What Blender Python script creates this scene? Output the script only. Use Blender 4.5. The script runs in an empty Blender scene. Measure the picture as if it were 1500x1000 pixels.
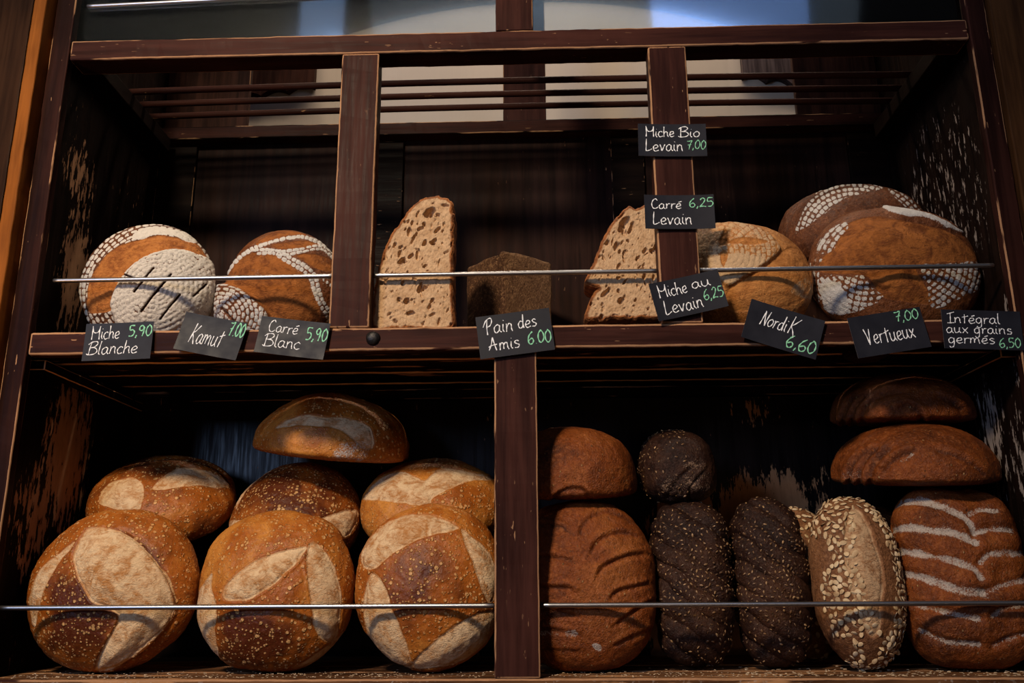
import bpy, bmesh, math, random
import numpy as np
from mathutils import Matrix, Vector, Euler

# ------------------------------------------------------------------ scene, camera, light
scene = bpy.context.scene
C = scene.collection
vs = scene.view_settings
scene.display_settings.display_device = 'sRGB'
vs.view_transform = 'Standard'
vs.look = 'None'
vs.gamma = 1.0
vs.use_curve_mapping = False
vs.exposure = 0.0

cam_d = bpy.data.cameras.new('camera')
cam_d.sensor_width = 36.0
cam_d.lens = 1304.5 / 1500 * 36.0
cam_d.clip_start = 0.02
cam = bpy.data.objects.new('camera', cam_d)
C.objects.link(cam)
PITCH, YAW, ROLL = 0.2653, 0.0308, -0.0057
cam.matrix_world = (Matrix.Translation((0.035, -1.25, -0.338)) @ Matrix.Rotation(YAW, 4, 'Z')
                    @ Matrix.Rotation(math.pi / 2 + PITCH, 4, 'X') @ Matrix.Rotation(ROLL, 4, 'Z'))
scene.camera = cam

w = bpy.data.worlds.new('shop_air')
scene.world = w
w.use_nodes = True
w.node_tree.nodes['Background'].inputs[0].default_value = (0.85, 0.82, 0.90, 1)
w.node_tree.nodes['Background'].inputs[1].default_value = 0.025


def area(name, loc, target, size, size_y, power, color):
    d = bpy.data.lights.new(name, 'AREA')
    d.shape = 'RECTANGLE'
    d.size, d.size_y, d.energy, d.color = size, size_y, power, color
    o = bpy.data.objects.new(name, d)
    C.objects.link(o)
    o.location = loc
    o.rotation_euler = (Vector(target) - Vector(loc)).to_track_quat('-Z', 'Y').to_euler()
    return o


def lamp(name, loc, target, power, color, radius, angle=70, blend=0.6):
    d = bpy.data.lights.new(name, 'SPOT')
    d.energy, d.color, d.shadow_soft_size = power, color, radius
    d.spot_size, d.spot_blend = math.radians(angle), blend
    o = bpy.data.objects.new(name, d)
    C.objects.link(o)
    o.location = loc
    o.rotation_euler = (Vector(target) - Vector(loc)).to_track_quat('-Z', 'Y').to_euler()
    return o


lamp('shop_spotlight', (-0.80, -1.85, 1.28), (-0.20, 0.1, -0.12), 268, (1.0, 0.80, 0.57), 0.13, 60, 0.9)
area('street_window', (-1.83, -3.0, 0.53), (-0.4, 0.3, -0.05), 0.6, 0.6, 32, (0.42, 0.60, 1.0))
area('transom_window', (0.42, -2.7, 2.55), (0.2, 0.0, 0.6), 2.5, 0.6, 2.2, (0.60, 0.78, 1.0))
area('blue_transom_pane', (1.0, -2.6, 2.40), (0.3, 0.0, 0.6), 0.75, 0.35, 2.6, (0.22, 0.42, 1.0))
area('side_transom_pane', (-1.06, -2.7, 2.50), (-0.3, 0.0, 0.6), 0.22, 0.5, 0.9, (0.36, 0.58, 1.0))
area('back_room_lamp', (0.0, 0.50, 1.75), (0.0, 0.80, 0.65), 1.6, 0.12, 19, (1.0, 0.84, 0.66))
area('low_warm_fill', (0.5, -2.4, -0.75), (0.1, 0.1, -0.1), 1.6, 0.5, 15, (1.0, 0.66, 0.40))  # added fill from low in front, brightens loaves and shelf underside
lamp('warm_wall_lamp', (-1.15, -0.60, -0.20), (-0.765, -0.02, 0.12), 5.2, (1.0, 0.50, 0.16), 0.04, 60, 1.0)


# ------------------------------------------------------------------ small helpers
def link(o, parent=None):
    C.objects.link(o)
    if parent is not None:
        o.parent = parent
    return o


def tag(o, label, cat, group=None, kind=None):
    if label:
        o['label'] = label
    if cat:
        o['category'] = cat
    if group:
        o['group'] = group
    if kind:
        o['kind'] = kind
    return o


def empty(name, loc):
    o = bpy.data.objects.new(name, None)
    o.empty_display_size = 0.05
    o.location = loc
    return link(o)


def mesh_np(name, V, quads, mats, parent=None, loc=None, attr=None, smooth=True, tris=None, mat_idx=None):
    me = bpy.data.meshes.new(name)
    V = np.asarray(V, dtype=np.float32)
    nq = len(quads)
    nt = 0 if tris is None else len(tris)
    me.vertices.add(len(V))
    me.vertices.foreach_set('co', V.ravel())
    li = np.asarray(quads, dtype=np.int32).ravel()
    if nt:
        li = np.concatenate([li, np.asarray(tris, dtype=np.int32).ravel()])
    me.loops.add(len(li))
    me.loops.foreach_set('vertex_index', li)
    me.polygons.add(nq + nt)
    st = np.concatenate([np.arange(nq) * 4, nq * 4 + np.arange(nt) * 3]).astype(np.int32)
    me.polygons.foreach_set('loop_start', st)
    for m in mats:
        me.materials.append(m)
    if mat_idx is not None:
        me.polygons.foreach_set('material_index', np.asarray(mat_idx, dtype=np.int32))
    me.update(calc_edges=True)
    me.validate()
    me.polygons.foreach_set('use_smooth', np.full(len(me.polygons), smooth))
    if attr is not None:
        a = me.attributes.new('marks', 'FLOAT_COLOR', 'POINT')
        a.data.foreach_set('color', np.asarray(attr, dtype=np.float32).ravel())
    o = bpy.data.objects.new(name, me)
    if loc is not None:
        o.location = loc
    return link(o, parent)


def mesh_bm(name, bm, mats, parent=None, loc=None, smooth=False):
    me = bpy.data.meshes.new(name)
    bm.to_mesh(me)
    bm.free()
    for m in mats:
        me.materials.append(m)
    if smooth:
        me.polygons.foreach_set('use_smooth', [True] * len(me.polygons))
    o = bpy.data.objects.new(name, me)
    if loc is not None:
        o.location = loc
    return link(o, parent)


# ------------------------------------------------------------------ numpy noise and distance
def _hash(ix, iy, iz, seed):
    h = (ix * 374761393 + iy * 668265263 + iz * 2147483647 + seed * 974634777) & 0xffffffff
    h = ((h ^ (h >> 13)) * 1274126177) & 0xffffffff
    h = h ^ (h >> 16)
    return (h & 0xffff) / 32767.5 - 1.0


def vnoise(P, freq, seed=0):
    Q = P * freq + 100.0
    I = np.floor(Q).astype(np.int64)
    F = Q - I
    F = F * F * (3 - 2 * F)
    out = 0
    for dx in (0, 1):
        for dy in (0, 1):
            for dz in (0, 1):
                wgt = (F[:, 0] if dx else 1 - F[:, 0]) * (F[:, 1] if dy else 1 - F[:, 1]) * (F[:, 2] if dz else 1 - F[:, 2])
                out = out + wgt * _hash(I[:, 0] + dx, I[:, 1] + dy, I[:, 2] + dz, seed)
    return out


def fbm(P, freq, seed=0, oct=3):
    s, a = 0, 1.0
    for k in range(oct):
        s = s + a * vnoise(P, freq * 2 ** k, seed + k * 17)
        a *= 0.5
    return s


def sstep(a, b, x):
    t = np.clip((x - a) / (b - a), 0, 1)
    return t * t * (3 - 2 * t)


def smooth_closed(pts, n=6):
    pts = np.asarray(pts, float)
    N = len(pts)
    out = []
    for i in range(N):
        p0, p1, p2, p3 = pts[i - 1], pts[i], pts[(i + 1) % N], pts[(i + 2) % N]
        for k in range(n):
            t = k / n
            out.append(0.5 * ((2 * p1) + (-p0 + p2) * t + (2 * p0 - 5 * p1 + 4 * p2 - p3) * t * t + (-p0 + 3 * p1 - 3 * p2 + p3) * t ** 3))
    return np.array(out)


def smooth_open(pts, n=6):
    pts = np.asarray(pts, float)
    if len(pts) < 3:
        return pts
    e = np.vstack([2 * pts[0] - pts[1], pts, 2 * pts[-1] - pts[-2]])
    out = []
    for i in range(1, len(e) - 2):
        p0, p1, p2, p3 = e[i - 1], e[i], e[i + 1], e[i + 2]
        for k in range(n):
            t = k / n
            out.append(0.5 * ((2 * p1) + (-p0 + p2) * t + (2 * p0 - 5 * p1 + 4 * p2 - p3) * t * t + (-p0 + 3 * p1 - 3 * p2 + p3) * t ** 3))
    out.append(pts[-1])
    return np.array(out)


def sd_poly(X, Y, poly):
    """signed distance to a closed polygon, positive inside"""
    d2 = np.full(X.shape, 1e9)
    ins = np.zeros(X.shape, bool)
    n = len(poly)
    for i in range(n):
        x0, y0 = poly[i]
        x1, y1 = poly[(i + 1) % n]
        ex, ey = x1 - x0, y1 - y0
        L = ex * ex + ey * ey + 1e-14
        t = np.clip(((X - x0) * ex + (Y - y0) * ey) / L, 0, 1)
        d2 = np.minimum(d2, (X - x0 - t * ex) ** 2 + (Y - y0 - t * ey) ** 2)
        c = (y0 > Y) != (y1 > Y)
        xi = x0 + (Y - y0) * ex / (ey if abs(ey) > 1e-14 else 1e-14)
        ins ^= c & (X < xi)
    d = np.sqrt(d2)
    return np.where(ins, d, -d)


def sd_line(X, Y, pts):
    """distance to an open polyline, side (+ left of its direction) and parameter 0..1"""
    best = np.full(X.shape, 1e9)
    side = np.zeros(X.shape)
    par = np.zeros(X.shape)
    n = len(pts) - 1
    for i in range(n):
        x0, y0 = pts[i]
        x1, y1 = pts[i + 1]
        ex, ey = x1 - x0, y1 - y0
        L = ex * ex + ey * ey + 1e-14
        t = np.clip(((X - x0) * ex + (Y - y0) * ey) / L, 0, 1)
        d2 = (X - x0 - t * ex) ** 2 + (Y - y0 - t * ey) ** 2
        m = d2 < best
        best = np.where(m, d2, best)
        side = np.where(m, np.sign(ex * (Y - y0) - ey * (X - x0)), side)
        par = np.where(m, (i + t) / n, par)
    return np.sqrt(best), side, par


# ------------------------------------------------------------------ materials
class NT:
    def __init__(self, name):
        self.m = bpy.data.materials.new(name)
        self.m.use_nodes = True
        self.t = self.m.node_tree
        self.b = self.t.nodes['Principled BSDF']

    def n(self, typ, **kw):
        nd = self.t.nodes.new(typ)
        for k, v in kw.items():
            setattr(nd, k, v)
        return nd

    def l(self, a, b):
        self.t.links.new(a, b)

    def coords(self, scale=(1, 1, 1), rand=False):
        tc = self.n('ShaderNodeTexCoord')
        mp = self.n('ShaderNodeMapping')
        mp.inputs['Scale'].default_value = scale
        self.l(tc.outputs['Object'], mp.inputs['Vector'])
        if rand:
            oi = self.n('ShaderNodeObjectInfo')
            mu = self.n('ShaderNodeVectorMath', operation='SCALE')
            mu.inputs[0].default_value = (37.0, 11.0, 23.0)
            self.l(oi.outputs['Random'], mu.inputs['Scale'])
            self.l(mu.outputs[0], mp.inputs['Location'])
        return mp.outputs[0]

    def noise(self, vec, scale, detail=4, rough=0.55, dist=0.0):
        nd = self.n('ShaderNodeTexNoise')
        nd.inputs['Scale'].default_value = scale
        nd.inputs['Detail'].default_value = detail
        nd.inputs['Roughness'].default_value = rough
        nd.inputs['Distortion'].default_value = dist
        self.l(vec, nd.inputs['Vector'])
        return nd.outputs['Fac']

    def math(self, op, a, b=None, c=None, clamp=False):
        nd = self.n('ShaderNodeMath', operation=op, use_clamp=clamp)
        for i, v in enumerate((a, b, c)):
            if v is None:
                continue
            if isinstance(v, (int, float)):
                nd.inputs[i].default_value = v
            else:
                self.l(v, nd.inputs[i])
        return nd.outputs[0]

    def range(self, v, a, b, c=0.0, d=1.0, smooth=True):
        nd = self.n('ShaderNodeMapRange')
        nd.interpolation_type = 'SMOOTHSTEP' if smooth else 'LINEAR'
        nd.clamp = True
        for i, x in zip((1, 2, 3, 4), (a, b, c, d)):
            nd.inputs[i].default_value = x
        self.l(v, nd.inputs[0])
        return nd.outputs[0]

    def mix(self, f, a, b):
        nd = self.n('ShaderNodeMix', data_type='RGBA')
        if isinstance(f, (int, float)):
            nd.inputs[0].default_value = f
        else:
            self.l(f, nd.inputs[0])
        for i, v in ((6, a), (7, b)):
            if isinstance(v, tuple):
                nd.inputs[i].default_value = (*v, 1) if len(v) == 3 else v
            else:
                self.l(v, nd.inputs[i])
        return nd.outputs[2]

    def ramp(self, v, stops):
        nd = self.n('ShaderNodeValToRGB')
        cr = nd.color_ramp
        while len(cr.elements) < len(stops):
            cr.elements.new(0.5)
        for e, (p, c) in zip(cr.elements, stops):
            e.position = p
            e.color = (*c, 1)
        self.l(v, nd.inputs[0])
        return nd.outputs[0]

    def bump(self, h, strength=0.3, dist=0.002, prev=None):
        nd = self.n('ShaderNodeBump')
        nd.inputs['Strength'].default_value = strength
        nd.inputs['Distance'].default_value = dist
        self.l(h, nd.inputs['Height'])
        if prev is not None:
            self.l(prev, nd.inputs['Normal'])
        return nd.outputs[0]

    def set(self, k, v):
        if isinstance(v, (int, float)):
            self.b.inputs[k].default_value = v
        elif isinstance(v, tuple):
            self.b.inputs[k].default_value = (*v, 1)
        else:
            self.l(v, self.b.inputs[k])


BARE = (0.36, 0.19, 0.10)


def wood(name, dark, light, axis, rough=0.42, worn=0.0, patches=(), bare=BARE, specks=0.0, spec=0.03, dust=0.0):
    """stained wood with grain along axis; worn = how far the stain is rubbed off; patches = rubbed places
    (centre, radii, strength) in the case's own coordinates"""
    k = NT(name)
    sc = [55, 55, 55]
    sc['xyz'.index(axis)] = 3.0
    v = k.coords(tuple(sc))
    vw = k.coords((1, 1, 1))
    g = k.noise(v, 1.0, 5, 0.6, 0.4)
    g2 = k.noise(v, 4.0, 3, 0.6)
    big = k.noise(vw, 5.0, 2, 0.5)
    f = k.math('ADD', k.math('MULTIPLY', g, 0.7), k.math('MULTIPLY', g2, 0.3))
    f = k.math('ADD', f, k.math('MULTIPLY', k.math('SUBTRACT', big, 0.5), 0.5))
    col = k.mix(k.range(f, 0.33, 0.70), dark, light)
    st = [130, 130, 130]
    st['xyz'.index(axis)] = 30.0
    streak = k.noise(k.coords(tuple(st)), 1.0, 4, 0.65)
    barec = k.mix(streak, tuple(c * 0.55 for c in bare), tuple(c * 1.3 for c in bare))
    mask = None
    if worn > 0:
        st2 = [40, 40, 40]
        st2['xyz'.index(axis)] = 6.0
        wn = k.math('ADD', k.math('MULTIPLY', k.noise(k.coords(tuple(st2)), 1.0, 4, 0.6), 0.75), k.math('MULTIPLY', k.noise(vw, 4.0, 2), 0.35))
        mask = k.range(wn, 0.78 - worn * 0.5, 0.82 - worn * 0.5)
    for (c, r, s, *amp) in patches:
        sub = k.n('ShaderNodeVectorMath', operation='SUBTRACT')
        k.l(vw, sub.inputs[0])
        sub.inputs[1].default_value = c
        dv = k.n('ShaderNodeVectorMath', operation='DIVIDE')
        k.l(sub.outputs[0], dv.inputs[0])
        dv.inputs[1].default_value = r
        ln = k.n('ShaderNodeVectorMath', operation='LENGTH')
        k.l(dv.outputs[0], ln.inputs[0])
        fall = k.math('SUBTRACT', 1.0, ln.outputs['Value'])
        ff = k.math('ADD', k.math('MULTIPLY', fall, s), k.math('MULTIPLY', k.math('SUBTRACT', streak, 0.5), amp[0] if amp else 2.4))
        pm = k.math('MULTIPLY', k.range(ff, 0.24, 0.34), k.range(fall, 0.0, 0.08))
        mask = pm if mask is None else k.math('MAXIMUM', mask, pm)
    if specks > 0:
        sp = k.noise(k.coords(tuple(x * 1.6 for x in st)), 1.0, 2, 0.5)
        ar = k.range(k.noise(vw, 7.0, 2), 0.45, 0.7)
        sm = k.math('MULTIPLY', k.range(sp, 0.74 - specks * 0.08, 0.77 - specks * 0.08), ar)
        mask = sm if mask is None else k.math('MAXIMUM', mask, sm)
    if mask is not None:
        col = k.mix(mask, col, barec)
    if dust > 0:
        dn = k.noise(k.coords((260, 260, 260)), 1.0, 2, 0.5)
        da = k.range(k.noise(k.coords((9, 9, 9)), 1.0, 2), 0.42, 0.7)
        col = k.mix(k.math('MULTIPLY', k.math('MULTIPLY', k.range(dn, 0.60, 0.68), da), dust), col, (0.45, 0.40, 0.36))
    k.set('Base Color', col)
    r = k.range(g2, 0.3, 0.7, rough - 0.08, rough + 0.12)
    if mask is not None:
        r = k.math('MAXIMUM', r, k.math('MULTIPLY', mask, 0.8))
    k.set('Roughness', r)
    k.set('Specular IOR Level', spec)
    h = k.math('ADD', f, k.math('MULTIPLY', mask, -0.6)) if mask is not None else f
    k.set('Normal', k.bump(h, 0.25, 0.0015))
    return k.m


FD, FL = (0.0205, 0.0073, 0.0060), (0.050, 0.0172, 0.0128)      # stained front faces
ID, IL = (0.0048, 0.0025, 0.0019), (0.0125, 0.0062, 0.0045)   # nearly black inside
M = {}
M['front_x'] = wood('stained_wood_rail', FD, FL, 'x', 0.45, 0.0, specks=0.5)
M['front_z'] = wood('stained_wood_post', FD, FL, 'z', 0.45, 0.0, specks=0.5)
M['edge_x'] = wood('rubbed_edge_rail', FD, FL, 'x', 0.5, 0.70)
M['edge_z'] = wood('rubbed_edge_post', FD, FL, 'z', 0.5, 0.66)
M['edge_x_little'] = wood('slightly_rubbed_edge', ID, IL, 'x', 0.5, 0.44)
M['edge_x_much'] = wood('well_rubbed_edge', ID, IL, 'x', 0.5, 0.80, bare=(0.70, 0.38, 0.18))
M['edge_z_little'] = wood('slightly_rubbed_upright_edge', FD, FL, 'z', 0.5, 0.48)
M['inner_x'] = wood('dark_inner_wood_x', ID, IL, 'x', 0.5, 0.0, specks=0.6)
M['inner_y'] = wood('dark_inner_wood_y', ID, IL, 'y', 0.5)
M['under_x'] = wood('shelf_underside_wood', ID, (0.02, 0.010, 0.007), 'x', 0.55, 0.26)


# ------------------------------------------------------------------ the case
ROOT = Vector((0, 0.19, -0.53))
case = empty('bread_display_case', ROOT)
tag(case, 'dark stained wooden bread display case with two open shelves and glazed top', 'display case')


def L3(x, y, z):
    return (x - ROOT.x, y - ROOT.y, z - ROOT.z)


def board(name, x0, x1, y0, y1, z0, z1, mats, ch=0.0025, parent=None, root=None, seg=2):
    bm = bmesh.new()
    bmesh.ops.create_cube(bm, size=1.0)
    r = ROOT if root is None else root
    for v in bm.verts:
        v.co = Vector(((x0 + x1) / 2 + v.co.x * (x1 - x0), (y0 + y1) / 2 + v.co.y * (y1 - y0), (z0 + z1) / 2 + v.co.z * (z1 - z0))) - r
    # cut along the length so that the edges can waver
    ax = max(range(3), key=lambda i: (x1 - x0, y1 - y0, z1 - z0)[i])
    L = (x1 - x0, y1 - y0, z1 - z0)[ax]
    n = max(2, int(L / 0.012))
    lo = (x0, y0, z0)[ax] - r[ax]
    if ch > 0:
        bmesh.ops.bevel(bm, geom=bm.edges[:], offset=ch, segments=seg, profile=0.5, affect='EDGES', material=1 if len(mats) > 1 else -1)
    for i in range(1, n):
        co = Vector((0, 0, 0))
        no = Vector((0, 0, 0))
        co[ax] = lo + L * i / n
        no[ax] = 1
        bmesh.ops.bisect_plane(bm, geom=bm.verts[:] + bm.edges[:] + bm.faces[:], plane_co=co, plane_no=no)
    bm.verts.ensure_lookup_table()
    P = np.array([v.co[:] for v in bm.verts])
    nz = [vnoise(P, 45, 3 + i * 7) * 0.5 + vnoise(P, 140, 5 + i) * 0.35 for i in range(3)]
    for j, v in enumerate(bm.verts):
        for i in range(3):
            if i != ax:
                v.co[i] += nz[i][j] * min(0.0011, ch * 0.4)
    bmesh.ops.recalc_face_normals(bm, faces=bm.faces[:])
    return mesh_bm(name, bm, mats, case if parent is None else parent)


def rod(name, p0, p1, r, mats, parent=None, n=14, root=None, bow=0.0):
    p0, p1 = np.array(p0, float), np.array(p1, float)
    rr = np.array(ROOT if root is None else root)
    d = (p1 - p0)
    Ln = np.linalg.norm(d)
    d /= Ln
    a = np.cross(d, [0, 0, 1.0])
    a /= np.linalg.norm(a)
    b = np.cross(a, d)
    V, Q = [], []
    rings = [(0, 0.0), (0, 0.75), (r * 0.3 / Ln, 1.0)] + [(t, 1.0) for t in np.linspace(0.02, 0.98, 40)] + [(1 - r * 0.3 / Ln, 1.0), (1, 0.75), (1, 0.0)]
    for t, s in rings:
        for k in range(n):
            an = 2 * math.pi * k / n
            V.append(p0 + d * Ln * t + (a * math.cos(an) + b * math.sin(an)) * r * s + np.array([0, 0, bow * 4 * t * (1 - t)]) - rr)
    for i in range(len(rings) - 1):
        for k in range(n):
            Q.append((i * n + k, i * n + (k + 1) % n, (i + 1) * n + (k + 1) % n, (i + 1) * n + k))
    return mesh_np(name, V, Q, mats, case if parent is None else parent)


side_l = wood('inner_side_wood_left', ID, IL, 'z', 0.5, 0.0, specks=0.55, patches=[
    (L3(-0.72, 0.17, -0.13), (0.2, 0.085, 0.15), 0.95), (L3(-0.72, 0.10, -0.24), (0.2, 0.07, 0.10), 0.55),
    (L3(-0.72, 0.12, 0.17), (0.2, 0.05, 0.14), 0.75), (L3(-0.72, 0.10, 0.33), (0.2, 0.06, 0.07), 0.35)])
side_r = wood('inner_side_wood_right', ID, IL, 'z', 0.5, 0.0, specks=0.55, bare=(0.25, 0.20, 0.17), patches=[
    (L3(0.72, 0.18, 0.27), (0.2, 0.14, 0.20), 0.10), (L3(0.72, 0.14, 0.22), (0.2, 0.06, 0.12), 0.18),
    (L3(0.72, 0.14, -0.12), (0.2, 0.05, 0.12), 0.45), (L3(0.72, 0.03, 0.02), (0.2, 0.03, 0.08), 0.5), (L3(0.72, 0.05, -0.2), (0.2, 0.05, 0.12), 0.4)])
M['back_up'] = wood('upper_panel_wood', (0.0090, 0.0043, 0.0035), (0.027, 0.0120, 0.0090), 'z', 0.5, 0.0, specks=0.3, spec=0.03)
M['back'] = wood('back_panel_wood', (0.0060, 0.0036, 0.0034), (0.0150, 0.0082, 0.0070), 'z', 0.36, 0.0, specks=0.35, bare=(0.52, 0.235, 0.10), spec=0.13, patches=[
    (L3(0.42, 0.38, -0.36), (0.12, 0.3, 0.235), 2.2, 1.5), (L3(0.30, 0.38, -0.36), (0.10, 0.3, 0.23), 2.2, 1.5), (L3(0.475, 0.38, -0.245), (0.06, 0.3, 0.13), 1.3, 1.6), (L3(0.53, 0.38, -0.25), (0.05, 0.3, 0.13), 0.5, 1.8),
    (L3(0.435, 0.38, -0.03), (0.05, 0.3, 0.035), 0.22)])

M['stile'] = wood('dark_frame_wood', tuple(c * 0.55 for c in FD), tuple(c * 0.6 for c in FL), 'z', 0.5, 0.0, specks=0.4)
# sides: the front edge of each is the stile that frames the case
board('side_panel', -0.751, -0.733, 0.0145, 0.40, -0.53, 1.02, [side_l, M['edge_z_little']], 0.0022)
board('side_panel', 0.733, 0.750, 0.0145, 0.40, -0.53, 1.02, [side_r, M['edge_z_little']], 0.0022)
for x0, x1 in ((-0.751, -0.720), (0.720, 0.750)):
    board('stile', x0, x1, -0.003, 0.014, -0.53, 1.02, [M['stile'], M['edge_z_little']], 0.0020)
# back: recessed panels between stiles
board('back_panel', -0.7325, 0.7325, 0.386, 0.398, -0.53, 0.0085, [M['back']], 0.001)
board('back_panel', -0.7325, 0.7325, 0.386, 0.398, 0.0095, 0.555, [M['back_up']], 0.001)
for x0, x1 in ((-0.7325, -0.655), (-0.30, -0.232), (0.185, 0.25), (0.655, 0.7325)):
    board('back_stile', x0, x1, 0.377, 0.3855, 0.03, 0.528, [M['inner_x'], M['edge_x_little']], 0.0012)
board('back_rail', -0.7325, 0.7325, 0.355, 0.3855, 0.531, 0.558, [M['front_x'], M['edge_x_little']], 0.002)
# top front rail
board('top_rail', -0.7195, 0.7195, 0.0, 0.045, 0.4846, 0.5199, [M['front_x'], M['edge_x']], 0.0028)
# dowels of the open ceiling and the runners that carry them
for s in (-1, 1):
    x0, x1 = sorted((s * 0.7325, s * 0.700))
    board('ceiling_runner', x0, x1, 0.047, 0.353, 0.500, 0.530, [M['inner_y']], 0.002)
for yy in (0.088, 0.187, 0.232, 0.277):
    rod('ceiling_dowel', (-0.713, yy, 0.5375), (0.713, yy, 0.5375), 0.0060, [M['front_x']], bow=0.006)
# posts of the upper opening
pu = [board('post', -0.2738, -0.2138, 0.0, 0.030, 0.0264, 0.4840, [M['front_z'], M['edge_z']], 0.0026),
      board('post', 0.2147, 0.2750, 0.0, 0.030, 0.0264, 0.4840, [M['front_z'], M['edge_z']], 0.0026)]
# middle shelf: front rail and slats
board('shelf_rail', -0.7195, 0.7195, 0.0, 0.022, -0.0089, 0.0262, [M['front_x'], M['edge_x']], 0.0036)
for k in range(6):
    y0 = 0.0235 + k * 0.0595
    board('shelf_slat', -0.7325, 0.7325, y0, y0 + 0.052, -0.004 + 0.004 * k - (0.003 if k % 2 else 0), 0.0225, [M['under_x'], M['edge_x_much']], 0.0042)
for s in (-1, 1):
    x0, x1 = sorted((s * 0.7325, s * 0.708))
    board('shelf_cleat', x0, x1, 0.03, 0.37, -0.024, -0.0085, [M['inner_y'], M['edge_x_much']], 0.0015)
board('back_cleat', -0.66, 0.66, 0.368, 0.3855, -0.006, 0.0120, [M['inner_x'], M['edge_x_little']], 0.0015)
# lower opening
board('post', -0.0294, 0.0318, 0.0, 0.030, -0.459, -0.0095, [M['front_z'], M['edge_z']], 0.0024)
M['floor'] = wood('worn_shelf_boards', (0.03, 0.013, 0.007), (0.17, 0.075, 0.032), 'x', 0.5, 0.32, bare=(0.40, 0.20, 0.09), dust=0.5)
for k in range(4):
    y0 = 0.0 + k * 0.0965
    board('floor_board', -0.7195 if k == 0 else -0.7325, 0.7195 if k == 0 else 0.7325, y0, y0 + 0.0945, -0.479, -0.4592, [M['floor'], M['edge_x']], 0.0025)
board('base_rail', -0.7195, 0.7195, 0.002, 0.02, -0.53, -0.4795, [M['front_x'], M['edge_x']], 0.0025)

steel = NT('brushed_steel')
steel.set('Base Color', (0.42, 0.41, 0.42))
steel.set('Metallic', 1.0)
steel.set('Roughness', 0.34)
steel = steel.m
for a, b in ((-0.706, -0.2745), (-0.2130, 0.2140), (0.2757, 0.712)):
    rod('guard_rod', (a, 0.0185, 0.1131), (b, 0.0185, 0.1134), 0.0035, [steel])
for a, b in ((-0.7192, -0.0298), (0.0322, 0.7192)):
    rod('guard_rod', (a, 0.0185, -0.3670), (b, 0.0185, -0.3670), 0.0035, [steel])
rod('guard_rod', (-0.706, 0.008, 0.590), (-0.20, 0.008, 0.604), 0.0035, [steel])

iron = NT('black_iron')
iron.set('Base Color', (0.012, 0.010, 0.010))
iron.set('Roughness', 0.45)
iron.set('Metallic', 0.5)
iron.set('Normal', iron.bump(iron.noise(iron.coords((400, 400, 400)), 1.0, 3), 0.6, 0.001))
iron = iron.m


def dome(name, x, y, z, r, h, mat, axis='y', parent=None):
    V, Q = [], []
    n, m_ = 28, 9
    for i in range(m_):
        a = math.pi / 2 * i / (m_ - 1)
        for k in range(n):
            an = 2 * math.pi * k / n
            rr = r * math.sin(a) * (1 + 0.04 * math.sin(3 * an + i))
            p = (math.cos(an) * rr, math.sin(an) * rr, h * math.cos(a))
            V.append((x + p[0] - ROOT.x, y - p[2] - ROOT.y, z + p[1] - ROOT.z) if axis == 'y' else (x + p[0] - ROOT.x, y + p[1] - ROOT.y, z - p[2] - ROOT.z))
    for i in range(m_ - 1):
        for k in range(n):
            Q.append((i * n + k, (i + 1) * n + k, (i + 1) * n + (k + 1) % n, i * n + (k + 1) % n))
    return mesh_np(name, V, Q, [mat], case if parent is None else parent)


dome('stud', -0.207, -0.0006, 0.0095, 0.0105, 0.006, iron)
dome('shelf_knob', 0.527, 0.062, -0.0045, 0.035, 0.016, M['front_x'], 'z')

# glazed top: front mullion and two panes, back frame, shop wall behind
board('mullion', -0.0270, 0.0330, 0.0, 0.030, 0.5205, 1.02, [M['front_z'], M['edge_z_little']], 0.0015)
gl = NT('pane_glass')
t = gl.t
for nd in list(t.nodes):
    if nd.type == 'BSDF_PRINCIPLED':
        t.nodes.remove(nd)
out = [nd for nd in t.nodes if nd.type == 'OUTPUT_MATERIAL'][0]
tr = t.nodes.new('ShaderNodeBsdfTransparent')
tr.inputs[0].default_value = (0.90, 0.95, 0.97, 1)
gs = t.nodes.new('ShaderNodeBsdfGlossy')
gs.inputs['Roughness'].default_value = 0.05
fr = t.nodes.new('ShaderNodeFresnel')
fr.inputs[0].default_value = 1.7
mx = t.nodes.new('ShaderNodeMixShader')
t.links.new(fr.outputs[0], mx.inputs[0])
t.links.new(tr.outputs[0], mx.inputs[1])
t.links.new(gs.outputs[0], mx.inputs[2])
t.links.new(mx.outputs[0], out.inputs[0])
board('glass_pane', -0.7190, -0.0275, 0.012, 0.016, 0.5205, 1.02, [gl.m], 0)
board('glass_pane', 0.0335, 0.7190, 0.012, 0.016, 0.5205, 1.02, [gl.m], 0)
wl = wood('upper_back_wood', (0.016, 0.006, 0.0045), (0.060, 0.023, 0.015), 'z', 0.45)
board('upper_back_panel', -0.7325, -0.560, 0.386, 0.399, 0.5585, 1.02, [wl, M['edge_z_little']], 0.001)
board('upper_back_panel', 0.565, 0.7325, 0.386, 0.399, 0.5585, 1.02, [wl, M['edge_z_little']], 0.001)
board('back_mullion', -0.031, 0.057, 0.384, 0.399, 0.5585, 1.02, [M['front_z'], M['edge_z_little']], 0.0015)

# ------------------------------------------------------------------ the shop around the case
pl = NT('beige_plaster')
pl.set('Base Color', pl.mix(pl.noise(pl.coords((6, 6, 6)), 1.0, 3), (0.50, 0.40, 0.31), (0.60, 0.49, 0.39)))
pl.set('Roughness', 0.9)


def structure(name, x0, x1, y0, y1, z0, z1, mats, ch=0.002):
    o = board(name, x0, x1, y0, y1, z0, z1, mats, ch, root=Vector((0, 0, 0)))
    o.parent = None
    o['kind'] = 'structure'
    return o


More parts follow.
